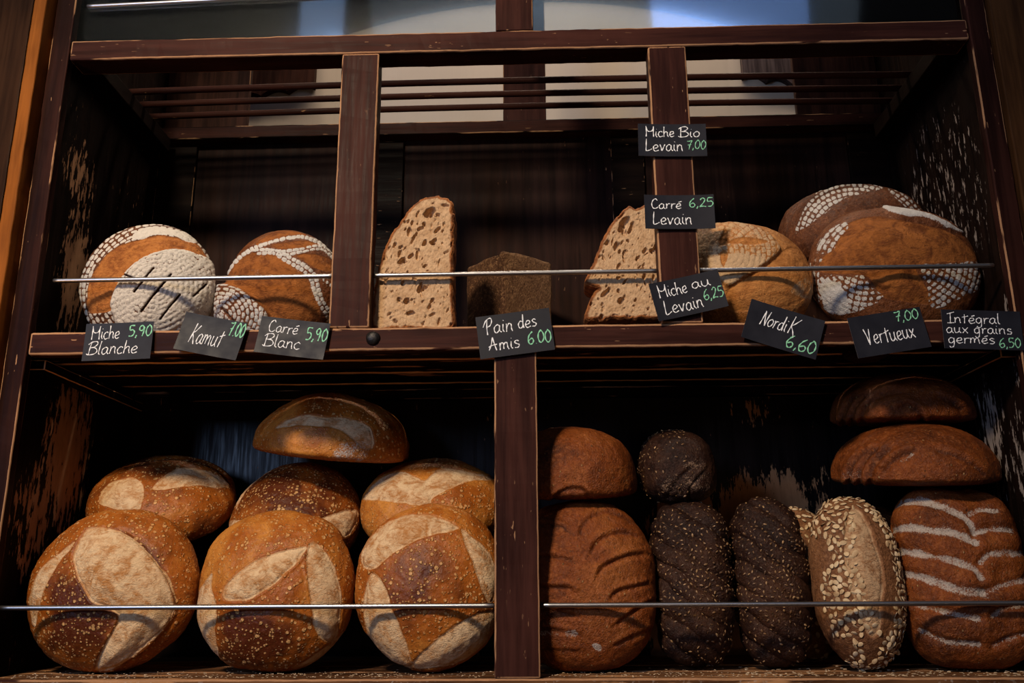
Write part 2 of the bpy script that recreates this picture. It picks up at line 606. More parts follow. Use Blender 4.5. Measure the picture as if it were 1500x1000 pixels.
structure('wall_back', -1.8, 1.8, 0.78, 0.84, -0.56, 1.6, [pl.m])
warm_l = wood('varnished_panel_left', (0.013, 0.0055, 0.003), (0.034, 0.0145, 0.007), 'z', 0.5)
warm_r = wood('varnished_panel_right', (0.026, 0.011, 0.005), (0.075, 0.032, 0.012), 'z', 0.5)
orange = wood('varnished_orange_wood', (0.14, 0.043, 0.008), (0.27, 0.086, 0.015), 'z', 0.5)
structure('wall_left', -1.5, -0.7735, -0.03, 0.455, -0.56, 1.6, [warm_l])
structure('trim_1', -0.7725, -0.7525, -0.03, 0.40, -0.56, 1.6, [orange])
structure('wall_right', 0.7525, 1.5, -0.012, 0.455, -0.56, 1.6, [warm_r])
counter = wood('counter_wood', (0.02, 0.009, 0.006), (0.06, 0.025, 0.015), 'x', 0.5)
structure('floor', -1.8, 1.8, -3.6, 0.775, -0.62, -0.561, [counter])
bm = None


def valance(label, x0, x1, mat, flip):
    """short scalloped board fixed to the shop wall"""
    n = 60
    V, Q = [], []
    yf, yb = 0.757, 0.7785
    top = 1.02
    for i in range(n + 1):
        t_ = i / n
        x = x0 + (x1 - x0) * t_
        s = (1 - t_) if not flip else t_
        zb = 0.890 - 0.045 * s + 0.014 * abs(math.sin(t_ * math.pi * 4))
        for (y, z) in ((yf, top), (yf, zb), (yb, zb), (yb, top)):
            V.append((x, y, z))
    for i in range(n):
        for k in range(4):
            a, b = i * 4 + k, i * 4 + (k + 1) % 4
            Q.append((a, b, b + 4, a + 4))
    Q.append((0, 3, 2, 1))
    Q.append((n * 4, n * 4 + 1, n * 4 + 2, n * 4 + 3))
    o = mesh_np('scalloped_valance', V, Q, [mat], smooth=False)
    tag(o, label, 'valance')
    return o


valance('brown scalloped valance on beige wall at upper left behind the dowels', -0.80, -0.530, wl, False)
gv = wood('greyish_valance_wood', (0.03, 0.020, 0.020), (0.12, 0.085, 0.08), 'z', 0.4)
valance('grey brown scalloped valance on beige wall at upper right behind the dowels', 0.56, 0.80, gv, True)


# ------------------------------------------------------------------ bread materials
def crust(name, light, mid, dark, score_a, score_b, flour=(0.60, 0.56, 0.52), blister=0.0, bl_col=(0.55, 0.32, 0.14), rough=0.42,
          grain=0.35, speck=0.0, speck_col=(0.5, 0.38, 0.2), dusty=0.0, bl_scale=105.0, coat=0.0, spec=0.36, mottle=0.0):
    k = NT(name)
    v = k.coords((1, 1, 1), True)
    at = k.n('ShaderNodeAttribute', attribute_name='marks')
    sp = k.n('ShaderNodeSeparateColor')
    k.l(at.outputs['Color'], sp.inputs[0])
    S, F, T = sp.outputs[0], sp.outputs[1], sp.outputs[2]
    big = k.noise(v, 14.0, 3, 0.6, 0.6)
    med = k.noise(v, 60.0, 4, 0.6)
    fine = k.noise(v, 420.0, 3, 0.6)
    t_ = k.math('ADD', T, k.math('MULTIPLY', k.math('SUBTRACT', big, 0.5), 2.4))
    t_ = k.math('ADD', t_, k.math('MULTIPLY', k.math('SUBTRACT', med, 0.5), 1.1))
    t_ = k.math('ADD', k.math('MULTIPLY', t_, 0.5), 0.5)
    col = k.ramp(t_, [(0.12, light), (0.5, mid), (0.92, dark)])
    col = k.mix(k.range(fine, 0.40, 0.72, 0.0, 0.45), col, tuple(c * 0.40 for c in mid))
    h = k.math('ADD', k.math('MULTIPLY', med, 0.5), k.math('MULTIPLY', fine, grain))
    if mottle > 0:                                        # rough wholemeal crust: bran flecks and pits
        mo = k.noise(v, 170.0, 4, 0.7, 0.8)
        col = k.mix(k.math('MULTIPLY', k.range(mo, 0.50, 0.66), mottle), col, tuple(min(1, c * 1.15 + 0.008) for c in light))
        col = k.mix(k.math('MULTIPLY', k.range(mo, 0.48, 0.32), mottle), col, tuple(c * 0.6 for c in dark))
        h = k.math('ADD', h, k.math('MULTIPLY', mo, 1.3))
    if blister > 0:
        for sc, lim in ((bl_scale, 0.50), (bl_scale * 1.7, 0.56)):
            vo = k.n('ShaderNodeTexVoronoi')
            vo.inputs['Scale'].default_value = sc
            k.l(v, vo.inputs['Vector'])
            sel = k.n('ShaderNodeSeparateColor')
            k.l(vo.outputs['Color'], sel.inputs[0])
            rad = k.math('MULTIPLY', k.math('POWER', sel.outputs[0], 1.6), lim)
            spot = k.range(k.math('SUBTRACT', rad, vo.outputs['Distance']), -0.06, 0.12)
            spot = k.math('MULTIPLY', spot, k.range(sel.outputs[1], 0.08, 0.2))
            spot = k.math('MULTIPLY', spot, k.range(k.math('ADD', big, k.math('MULTIPLY', T, 0.2)), 0.30, 0.52))
            lc = k.mix(0.5, bl_col, col)
            col = k.mix(k.math('MULTIPLY', spot, blister), col, k.mix(k.math('MULTIPLY', sel.outputs[2], 0.75), lc, bl_col))
            h = k.math('ADD', h, k.math('MULTIPLY', spot, 0.9))
    if speck > 0:
        vo = k.n('ShaderNodeTexVoronoi')
        vo.inputs['Scale'].default_value = 190.0
        k.l(k.coords((1, 1, 0.6), True), vo.inputs['Vector'])
        sel = k.n('ShaderNodeSeparateColor')
        k.l(vo.outputs['Color'], sel.inputs[0])
        spot = k.math('MULTIPLY', k.range(k.math('SUBTRACT', k.math('MULTIPLY', sel.outputs[0], 0.26), vo.outputs['Distance']), -0.02, 0.06), k.range(sel.outputs[1], 0.60, 0.66))
        col = k.mix(k.math('MULTIPLY', spot, speck), col, k.mix(sel.outputs[2], speck_col, (0.02, 0.01, 0.006)))
        h = k.math('ADD', h, k.math('MULTIPLY', spot, 0.7))
    # torn pale crumb of the scores
    jag = k.math('MULTIPLY', k.math('SUBTRACT', med, 0.5), 0.20)
    sf = k.range(k.math('ADD', S, jag), -0.05, 0.07)
    tear = k.noise(k.coords((110, 110, 190), True), 1.0, 5, 0.65, 1.6)
    tear2 = k.noise(v, 38.0, 4, 0.6, 1.0)
    brown = k.math('ADD', k.math('MULTIPLY', tear, 0.45), k.math('MULTIPLY', tear2, 0.75))
    sc_ = k.mix(k.range(brown, 0.48, 0.78), score_a, score_b)
    rim = k.range(k.math('ABSOLUTE', k.math('ADD', S, jag)), 0.0, 0.22, 0.55, 0.0)
    sc_ = k.mix(rim, sc_, tuple(0.5 * (a + b) for a, b in zip(score_b, mid)))
    col = k.mix(sf, col, sc_)
    h = k.mix(sf, h, k.math('ADD', k.math('MULTIPLY', tear, 1.4), k.math('MULTIPLY', fine, 0.5)))
    # flour
    dn = k.noise(v, 520.0, 2, 0.6)
    fl = k.math('ADD', F, k.math('MULTIPLY', k.math('SUBTRACT', k.math('ADD', k.math('MULTIPLY', dn, 0.5), k.math('MULTIPLY', med, 0.5)), 0.5), 1.7))
    if dusty > 0:
        fl = k.math('ADD', fl, k.math('MULTIPLY', k.range(k.math('MULTIPLY', dn, k.math('ADD', big, 0.35)), 0.52, 0.62), dusty))
    ff = k.range(fl, 0.34, 0.66)
    col = k.mix(k.math('MULTIPLY', ff, 0.93), col, k.mix(fine, tuple(c * 0.75 for c in flour), flour))
    k.set('Base Color', col)
    r = k.math('ADD', rough, k.math('MULTIPLY', k.math('MAXIMUM', sf, ff), 0.42))
    k.set('Roughness', k.math('ADD', r, k.range(fine, 0.3, 0.7, -0.06, 0.1), None, True))
    k.set('Specular IOR Level', spec)
    k.set('Normal', k.bump(h, 0.8, 0.0024))
    if coat:
        k.set('Coat Weight', coat)
        k.set('Coat Roughness', 0.3)
    return k.m


PALE, TAN = (0.68, 0.47, 0.27), (0.40, 0.165, 0.045)
M['golden'] = crust('golden_blistered_crust', (0.52, 0.205, 0.036), (0.335, 0.088, 0.0095), (0.070, 0.013, 0.0035), PALE, TAN, spec=0.25, bl_scale=140.0, blister=0.85, bl_col=(0.66, 0.37, 0.14))
M['rye'] = crust('rusty_brown_crust', (0.31, 0.095, 0.020), (0.195, 0.046, 0.0085), (0.055, 0.014, 0.0045), (0.34, 0.15, 0.06), (0.2, 0.075, 0.025),
                 flour=(0.50, 0.42, 0.36), rough=0.40, speck=0.8, speck_col=(0.46, 0.28, 0.12), grain=0.9, dusty=0.10, mottle=0.42, spec=0.22)
M['black'] = crust('black_seeded_crust', (0.062, 0.025, 0.013), (0.023, 0.0092, 0.0062), (0.008, 0.0045, 0.0035), (0.14, 0.07, 0.035), (0.08, 0.035, 0.018),
                   flour=(0.32, 0.2, 0.13), rough=0.42, spec=0.15, speck=0.9, speck_col=(0.22, 0.12, 0.05), grain=0.8, mottle=0.4)
M['oat'] = crust('brown_oat_crust', (0.30, 0.14, 0.06), (0.20, 0.08, 0.03), (0.08, 0.028, 0.012), (0.50, 0.32, 0.18), (0.22, 0.09, 0.033), rough=0.5, grain=0.7, mottle=0.5, spec=0.25)
M['miche'] = crust('floured_miche_crust', (0.20, 0.075, 0.024), (0.115, 0.036, 0.011), (0.035, 0.011, 0.005), (0.42, 0.155, 0.036), (0.20, 0.058, 0.013),
                   flour=(0.66, 0.60, 0.52), rough=0.5, grain=0.6, mottle=0.5, spec=0.25)
M['miche_grey'] = crust('grey_floured_crust', (0.20, 0.070, 0.022), (0.135, 0.040, 0.012), (0.05, 0.015, 0.006), (0.30, 0.100, 0.022), (0.125, 0.036, 0.009),
                        flour=(0.60, 0.57, 0.53), rough=0.48, grain=0.6, dusty=0.14, mottle=0.6, spec=0.18)
M['pale_miche'] = crust('pale_banneton_crust', (0.52, 0.24, 0.075), (0.34, 0.125, 0.028), (0.14, 0.042, 0.012), (0.48, 0.20, 0.055), (0.30, 0.105, 0.024),
                        flour=(0.56, 0.38, 0.22), rough=0.5, grain=0.6, mottle=0.5, spec=0.25)


# ------------------------------------------------------------------ loaf builder
def loaf(name, label, cat, mat, pos, abc, n=2.0, m=2.0, theta=10, yaw=0, roll=0, frame=None, items=(), seed=1, lump=0.03,
         group=None, res=(130, 34, 360), pinch=(), parent=None, shear=0.0, mb=None):
    """one loaf: a superellipsoid of half sizes (a, b, top, bottom) pushed about by noise and by its cuts.
    theta = how far the top leans back from facing the room; items are cuts and flour drawn on the side that faces the room"""
    a, b, ct, cb = abc
    nt, nb, ns = res
    th = np.concatenate([np.linspace(0.0, 0.60 * math.pi, nt, endpoint=False), np.linspace(0.60 * math.pi, math.pi, nb)])
    th[0] = 1e-3
    th[-1] = math.pi - 1e-3
    ph = np.linspace(0, 2 * math.pi, ns, endpoint=False)
    TH, PH = np.meshgrid(th, ph, indexing='ij')
    D = np.stack([np.sin(TH) * np.cos(PH), np.sin(TH) * np.sin(PH), np.cos(TH)], -1).reshape(-1, 3)
    cz = np.where(D[:, 2] > 0, ct, cb)
    mm = np.where(D[:, 2] > 0, m, mb or max(m, 2.6))
    e = (np.abs(D[:, 0] / a) ** n + np.abs(D[:, 1] / b) ** n) ** (1.0 / n)
    s = (e ** mm + np.abs(D[:, 2] / cz) ** mm) ** (-1.0 / mm)
    P = D * s[:, None]
    P[:, 1] += shear * P[:, 0]
    f1 = 1.0 / max(a, b)
    P = P * (1 + lump * (fbm(P, 1.3 * f1, seed, 2)) + lump * 0.45 * fbm(P, 4.0 * f1, seed + 5, 2))[:, None]
    R = np.array(Matrix.Rotation(math.radians(roll), 3, 'Y') @ Matrix.Rotation(math.radians(yaw), 3, 'Z') @ Matrix.Rotation(math.radians(90 - theta), 3, 'X'))
    P = P @ R.T

    def normals(P):
        G = P.reshape(len(th), ns, 3)
        du = np.gradient(G, axis=0)
        dv = np.roll(G, -1, 1) - np.roll(G, 1, 1)
        N = np.cross(du, dv)
        L = np.linalg.norm(N, axis=2, keepdims=True)
        N = N / np.maximum(L, 1e-12)
        ax = R @ np.array([0, 0, 1.0])
        N[0] = ax
        N[-1] = -ax
        N = N.reshape(-1, 3)
        flip = (N * P).sum(1).mean() < 0
        return -N if flip else N

    N = normals(P)
    for (px, pz, rad, amt) in pinch:                      # local swellings and hollows, in metres
        g = np.exp(-(((P[:, 0] - px) ** 2 + (P[:, 2] - pz) ** 2) / rad ** 2)) * sstep(-0.2, 0.3, -N[:, 1])
        P = P + N * (g * amt)[:, None]
    # the cuts are drawn as seen from where a customer stands
    vx, vy, vz = pos[0] - 0.035, pos[1] + 1.25, pos[2] + 0.338
    X, Z = P[:, 0] - P[:, 1] * vx / vy, P[:, 2] - P[:, 1] * vz / vy
    front = sstep(-0.15, 0.15, -(N @ np.array([vx, vy, vz])) / math.sqrt(vx * vx + vy * vy + vz * vz))
    A = np.zeros((len(P), 4))
    A[:, 0] = -5
    A[:, 3] = 1
    disp = np.zeros(len(P))
    if frame:
        c0, c1, hw, hh, rx, rz = frame

        def q(pts):
            p = np.asarray(pts, float)
            return np.stack([(p[:, 0] - c0) / hw * rx, -(p[:, 1] - c1) / hh * rz], -1)
        kx = rx / hw
        wob = fbm(P, 60, seed + 31, 2) * 0.0012
        for it in items:
            kind = it[0]
            if kind == 'score':                            # ('score', outline, depth, swell)
                sd = sd_poly(X, Z, smooth_closed(q(it[1]), 5)) + wob
                sd = np.where(front > 0.3, sd, -0.05)
                dep = (it[2] if len(it) > 2 else 0.003) * 0.38
                sw = it[3] if len(it) > 3 else 0.004
                A[:, 0] = np.maximum(A[:, 0], sd * 100)
                edge = np.exp(-((sd - 0.0022) / 0.0024) ** 2)
                lip = np.exp(-((sd + 0.0018) / 0.0020) ** 2)
                disp += front * (-dep * edge + 0.45 * dep * lip + sw * sstep(0.002, 0.03, sd))
            elif kind == 'toast':                          # ('toast', x, y, radius x, radius y, amount)
                c = q([(it[1], it[2])])[0]
                g = np.exp(-(((X - c[0]) / (it[3] * kx)) ** 2 + ((Z - c[1]) / (it[4] * kx)) ** 2))
                A[:, 2] += it[5] * g
            elif kind == 'base':
                A[:, 2] += it[1]
            elif kind == 'cut':                            # ('cut', line, depth, width)
                d, sg, par = sd_line(X, Z, smooth_open(q(it[1]), 5))
                dep = it[2] if len(it) > 2 else 0.003
                wd = it[3] if len(it) > 3 else 0.004
                fade = sstep(0.0, 0.12, par) * sstep(1.0, 0.88, par) * 0.75 + 0.25
                sdv = sg * d
                disp += front * fade * 0.62 * (-dep * np.exp(-((sdv + wd * 0.5) / wd) ** 2) + dep * 0.9 * np.exp(-((sdv - wd * 1.0) / wd) ** 2))
                A[:, 2] += front * fade * 0.5 * np.exp(-((sdv + wd * 0.3) / (wd * 0.5)) ** 2)  # groove colour darkened too, painted shade below the lip
            elif kind == 'slash':                          # thin dark knife cut
                d, sg, par = sd_line(X, Z, q(it[1]))
                g = np.exp(-(d / 0.0013) ** 2) * front
                disp -= 0.006 * g
                A[:, 1] -= 1.5 * g
                A[:, 2] += 1.5 * g
            elif kind == 'band':                           # floured band: ('band', line, half width, strength, sink, checks)
                d, sg, par = sd_line(X, Z, smooth_open(q(it[1]), 5))
                hwid = it[2] * kx
                st = it[3] if len(it) > 3 else 1.0
                sink = it[4] if len(it) > 4 else 0.0
                chk = it[5] if len(it) > 5 else 0
                g = sstep(hwid * 1.45, hwid * 0.35, d + wob * 1.6) * front
                if chk:
                    ln = len(smooth_open(q(it[1]), 5))
                    seglen = np.linalg.norm(np.diff(q(it[1]), axis=0), axis=1).sum()
                    cs = par * seglen / 0.0085
                    rows = (sg * d / hwid * chk * 0.5) + 0.5 * chk
                    cs = cs + 0.5 * (np.floor(rows) % 2)
                    hchk = np.abs(np.sin(np.pi * cs)) ** 0.32 * np.abs(np.sin(np.pi * rows)) ** 0.36
                    g2 = g * sstep(0.30, 0.75, hchk + 0.25 * vnoise(P, 110, seed + 3))
                    disp += front * g * (hchk - 0.5) * 0.0016
                    g = g2
                A[:, 1] = np.maximum(A[:, 1], st * g)
                disp -= sink * np.exp(-(d / (hwid * 1.2)) ** 2) * front
            elif kind == 'flour':                          # ('flour', outline or None, strength, (x, y), pitch, cell, relief, gap)
                g = np.ones(len(P)) if it[1] is None else sstep(-0.0015, 0.0015, sd_poly(X, Z, smooth_closed(q(it[1]), 4)) + wob)
                g = g * front
                st = it[2]
                if len(it) > 3 and it[3] is not None:
                    c = q([it[3]])[0]
                    pit, cell, rel, gap = it[4], it[5], it[6], it[7]
                    rho = np.hypot(X - c[0], Z - c[1]) + fbm(P, 25, seed + 9, 2) * 0.0018
                    ang = np.arctan2(Z - c[1], X - c[0])
                    ring = np.floor(rho / pit)
                    fr_ = rho / pit - ring
                    cnt = np.maximum(np.round(2 * np.pi * (ring + 0.5) * pit / cell), 3)
                    sc = (ang / (2 * np.pi)) * cnt + 0.5 * (ring % 2)
                    ft = sc - np.floor(sc)
                    hgt = np.abs(np.sin(np.pi * fr_)) ** 0.38 * np.abs(np.sin(np.pi * ft)) ** 0.30
                    disp += g * (hgt - 0.5) * rel
                    fl = sstep(gap + 0.02, gap + 0.32, hgt + 0.24 * vnoise(P, 70, seed + 3) + 0.12 * vnoise(P, 300, seed + 4))
                else:
                    fl = 1.0
                A[:, 1] = np.maximum(A[:, 1], st * g * fl)
            elif kind == 'swell':                          # ('swell', outline, height, softness)
                sd = sd_poly(X, Z, smooth_closed(q(it[1]), 4))
                disp += front * it[2] * sstep(-it[3], it[3], sd)
            elif kind == 'wipe':                           # no flour here
                sd = sd_poly(X, Z, smooth_closed(q(it[1]), 4)) + wob
                A[:, 1] = A[:, 1] * (1 - sstep(-0.001, 0.001, sd) * front)
            elif kind == 'twist':                          # diagonal braid ridges
                ang, pit, rel = it[1], it[2], it[3]
                uu = (X * math.cos(ang) + Z * math.sin(ang)) / pit + 0.25 * fbm(P, 22, seed + 2, 2)
                disp += front * rel * (np.abs(np.sin(np.pi * uu)) ** 0.6 - 0.6)
    disp += 0.0005 * fbm(P, 160, seed + 77, 2)
    P = P + N * disp[:, None]
    Nn = normals(P)
    i = np.arange(len(th) - 1)[:, None] * ns
    j = np.arange(ns)[None, :]
    jn = (j + 1) % ns
    Q = np.stack([i + j, i + ns + j, i + ns + jn, i + jn], -1).reshape(-1, 4)
    top = [tuple(range(ns - 1, -1, -1))]
    o = mesh_np(name, P, Q, [mat], parent, Vector(pos), A)
    # the poles are a millimetre wide; close them
    bm = bmesh.new()
    bm.from_mesh(o.data)
    bmesh.ops.holes_fill(bm, edges=[e for e in bm.edges if e.is_boundary], sides=0)
    bmesh.ops.recalc_face_normals(bm, faces=bm.faces[:])
    bm.to_mesh(o.data)
    bm.free()
    o.data.polygons.foreach_set('use_smooth', [True] * len(o.data.polygons))
    tag(o, label, cat, group)
    return o, P, Nn


def flakes(parent, name, P, N, pick, count, size, mat, seed, lift=0.0006, jitter=0.25, pack=1.15):
    """small seeds or oat flakes lying on the crust"""
    rng = np.random.default_rng(seed)
    cand = np.nonzero(pick)[0]
    if len(cand) == 0:
        return
    chosen = []
    cell = {}
    mind = size[0] * pack
    for idx in rng.permutation(cand):
        p = P[idx]
        key = tuple(np.floor(p / mind).astype(int))
        ok = True
        for dx in (-1, 0, 1):
            for dy in (-1, 0, 1):
                for dz in (-1, 0, 1):
                    for o_ in cell.get((key[0] + dx, key[1] + dy, key[2] + dz), ()):
                        if np.linalg.norm(P[o_] - p) < mind:
                            ok = False
        if ok:
            chosen.append(idx)
            cell.setdefault(key, []).append(idx)
            if len(chosen) >= count:
                break
    V, Q, T = [], [], []
    nu, nv = 8, 5
    for idx in chosen:
        nrm = N[idx] + rng.normal(0, jitter, 3)
        nrm /= np.linalg.norm(nrm)
        t1 = np.cross(nrm, rng.normal(0, 1, 3))
        t1 /= np.linalg.norm(t1)
        t2 = np.cross(nrm, t1)
        sc = rng.uniform(0.7, 1.15)
        L, W, H = size[0] * sc, size[1] * sc * rng.uniform(0.85, 1.1), size[2] * sc
        b0 = len(V)
        c = P[idx] + N[idx] * lift
        for iv in range(nv):
            an = math.pi * (iv + 0.5) / nv
            for iu in range(nu):
                au = 2 * math.pi * iu / nu
                x = math.cos(an)
                y = math.sin(an) * math.cos(au)
                z = math.sin(an) * math.sin(au)
                z -= 0.5 * math.exp(-(y / 0.25) ** 2) * (1 if z > 0 else 0) * 0.6
                V.append(c + t1 * x * L * 0.5 + t2 * y * W * 0.5 + nrm * z * H * 0.5)
        for iv in range(nv - 1):
            for iu in range(nu):
                Q.append((b0 + iv * nu + iu, b0 + iv * nu + (iu + 1) % nu, b0 + (iv + 1) * nu + (iu + 1) % nu, b0 + (iv + 1) * nu + iu))
    o = mesh_np(name, np.array(V), Q, [mat], parent)
    o['kind'] = 'stuff'
    return o


# ------------------------------------------------------------------ lower shelf, left: golden boules
FL0 = -0.4592
GB = 'golden round loaves on the lower shelf'
loaf('round_loaf', 'front golden boule at far left of lower shelf with one wide pale split', 'bread', M['golden'], (-0.5950, 0.097, -0.341), (0.1240, 0.119, 0.068, 0.046),
     theta=8, frame=(516, 513, 450, 431, .126, .116), seed=3, group=GB, items=[
    ('base', -0.15), ('toast', 330, 640, 200, 260, 1.5), ('toast', 700, 330, 180, 150, 0.25),
    ('score', [(340, 195), (470, 200), (560, 240), (650, 310), (730, 390), (800, 470), (835, 560), (835, 640), (800, 710), (720, 790), (640, 860), (560, 920), (470, 940), (455, 900), (490, 800), (545, 660), (470, 610), (400, 580), (330, 490), (285, 400), (275, 340), (300, 260)], 0.006, 0.006),
    ('score', [(275, 275), (215, 370), (165, 470), (140, 560), (130, 640), (120, 710), (85, 650), (68, 560), (85, 470), (120, 400), (200, 330)], 0.002, 0.001),
    ('cut', [(840, 640), (830, 570), (760, 440), (660, 320), (560, 240), (470, 205)], 0.005, 0.004),
    ('cut', [(560, 920), (700, 830), (800, 720), (840, 640)], 0.004, 0.004)])
loaf('round_loaf', 'front golden boule between two others on lower shelf with two leaf-shaped pale cuts', 'bread', M['golden'], (-0.3560, 0.098, -0.345), (0.1145, 0.115, 0.070, 0.048),
     theta=10, n=2.25, frame=(490, 510, 470, 450, .121, .113), seed=11, group=GB, pinch=[(0.07, 0.092, 0.035, 0.007)], items=[
    ('base', -0.2), ('toast', 400, 780, 260, 200, 1.4), ('toast', 520, 480, 120, 120, 0.5), ('toast', 130, 330, 100, 140, -0.6),
    ('score', [(650, 275), (580, 280), (460, 310), (360, 350), (270, 420), (205, 490), (195, 540), (230, 570), (330, 565), (400, 530), (500, 460), (570, 390), (630, 320)], 0.004, 0.003),
    ('score', [(680, 245), (650, 290), (655, 400), (670, 520), (690, 620), (710, 700), (750, 770), (830, 800), (855, 740), (865, 600), (855, 500), (820, 400), (770, 310), (720, 260)], 0.004, 0.003),
    ('score', [(125, 410), (130, 500), (160, 580), (172, 680), (175, 780), (195, 850), (190, 925), (120, 860), (60, 760), (25, 670), (20, 590), (60, 500)], 0.003, 0.001),
    ('score', [(600, 930), (700, 880), (830, 790), (890, 740), (860, 800), (760, 890), (660, 940)], 0.002, 0.0)])
loaf('round_loaf', 'front golden boule beside the lower post with a brown square framed by pale cuts', 'bread', M['golden'], (-0.1290, 0.096, -0.339), (0.1120, 0.119, 0.070, 0.048),
     theta=8, frame=(528, 496, 460, 464, .112, .116), seed=19, group=GB, items=[
    ('base', -0.05), ('toast', 450, 450, 220, 200, 0.9),
    ('score', [(180, 415), (110, 370), (120, 290), (170, 210), (260, 140), (350, 105), (450, 95), (560, 110), (650, 150), (700, 180), (640, 200), (500, 235), (400, 275), (320, 315), (250, 370)], 0.004, 0.004),
    ('score', [(710, 185), (780, 230), (850, 290), (900, 350), (930, 450), (920, 560), (880, 600), (850, 560), (800, 450), (760, 340), (725, 260)], 0.003, 0.003),
    ('score', [(180, 430), (150, 520), (140, 620), (155, 720), (190, 820), (260, 890), (340, 940), (430, 945), (435, 900), (400, 800), (360, 710), (310, 600), (280, 520), (230, 450)], 0.004, 0.004),
    ('score', [(445, 900), (520, 830), (620, 750), (720, 690), (820, 650), (900, 640), (930, 700), (880, 800), (780, 880), (660, 930), (540, 950), (455, 945)], 0.003, 0.003),
    ('toast', 690, 800, 22, 14, 2.2)])
loaf('round_loaf', 'golden boule leaning behind the front one at far left of lower shelf', 'bread', M['golden'], (-0.606, 0.258, -0.200), (0.1215, 0.112, 0.066, 0.044),
     theta=54, roll=4, frame=(504, 688, 456, 300, .130, .082), seed=29, group=GB, items=[
    ('base', 0.1), ('toast', 500, 470, 300, 60, 0.7),
    ('score', [(335, 545), (385, 600), (390, 680), (375, 745), (290, 745), (200, 720), (140, 690), (150, 620), (200, 570), (270, 550)], 0.002, 0.003),
    ('score', [(440, 615), (480, 560), (540, 510), (640, 480), (760, 510), (860, 560), (890, 600), (800, 610), (700, 595), (580, 610), (500, 622)], 0.003, 0.003),
    ('cut', [(930, 640), (880, 560), (780, 480), (640, 440), (500, 435), (330, 470), (200, 540)], 0.004, 0.004),
    ('cut', [(940, 560), (850, 480), (720, 420), (560, 400), (420, 415)], 0.003, 0.003)])
loaf('round_loaf', 'dark-topped golden boule in the back row under the topmost golden loaf', 'bread', M['golden'], (-0.373, 0.249, -0.238), (0.110, 0.115, 0.074, 0.045),
     theta=38, frame=(496, 800, 421, 340, .116, .093), seed=37, group=GB, items=[
    ('base', 0.0), ('toast', 450, 650, 330, 190, 1.1),
    ('score', [(105, 785), (200, 785), (270, 810), (325, 840), (230, 900), (150, 960), (100, 930), (85, 860)], 0.003, 0.003),
    ('score', [(580, 815), (660, 770), (760, 735), (850, 725), (872, 760), (850, 830), (790, 890), (740, 840), (650, 825)], 0.004, 0.003),
    ('score', [(320, 480), (230, 550), (160, 650), (130, 720), (125, 660), (180, 560), (270, 480)], 0.002, 0.001)])
loaf('round_loaf', 'pale golden boule in the back row beside the lower post with a floury cross cut', 'bread', M['golden'], (-0.146, 0.256, -0.213), (0.120, 0.108, 0.068, 0.046),
     theta=52, frame=(794, 594, 675, 487, .124, .084), seed=43, group=GB, items=[
    ('base', -0.45), ('toast', 760, 180, 300, 90, 1.2), ('toast', 1150, 480, 200, 150, 0.5),
    ('score', [(165, 525), (200, 440), (260, 370), (330, 300), (420, 265), (540, 265), (640, 310), (720, 350), (790, 285), (850, 230), (960, 230), (1100, 260), (1250, 290), (1350, 330), (1280, 350), (1100, 360), (960, 430), (850, 480), (790, 530), (790, 590), (700, 585), (560, 570), (400, 545), (270, 532)], 0.004, 0.004)])
loaf('round_loaf', 'golden loaf with flat pale base lying alone on top of the back row', 'bread', M['golden'], (-0.320, 0.250, -0.1130), (0.130, 0.108, 0.090, 0.018), mb=4.0, pinch=[(-0.09, 0.06, 0.05, -0.006), (0.10, 0.02, 0.04, 0.004)],
     n=2.1, m=2.1, theta=80, roll=6, frame=(758, 280, 467, 220, .132, .062), seed=53, group=GB, items=[
    ('base', -0.35), ('toast', 750, 480, 500, 50, -0.8), ('toast', 700, 80, 200, 60, 0.5), ('toast', 1080, 330, 110, 160, 0.4),
    ('score', [(430, 165), (500, 115), (600, 90), (720, 102), (850, 112), (960, 150), (990, 190), (1000, 285), (940, 285), (870, 230), (800, 180), (700, 160), (580, 150), (500, 160)], 0.004, 0.003),
    ('flour', [(760, 330), (800, 260), (900, 240), (980, 270), (960, 340), (860, 390), (770, 380)], 0.42)])

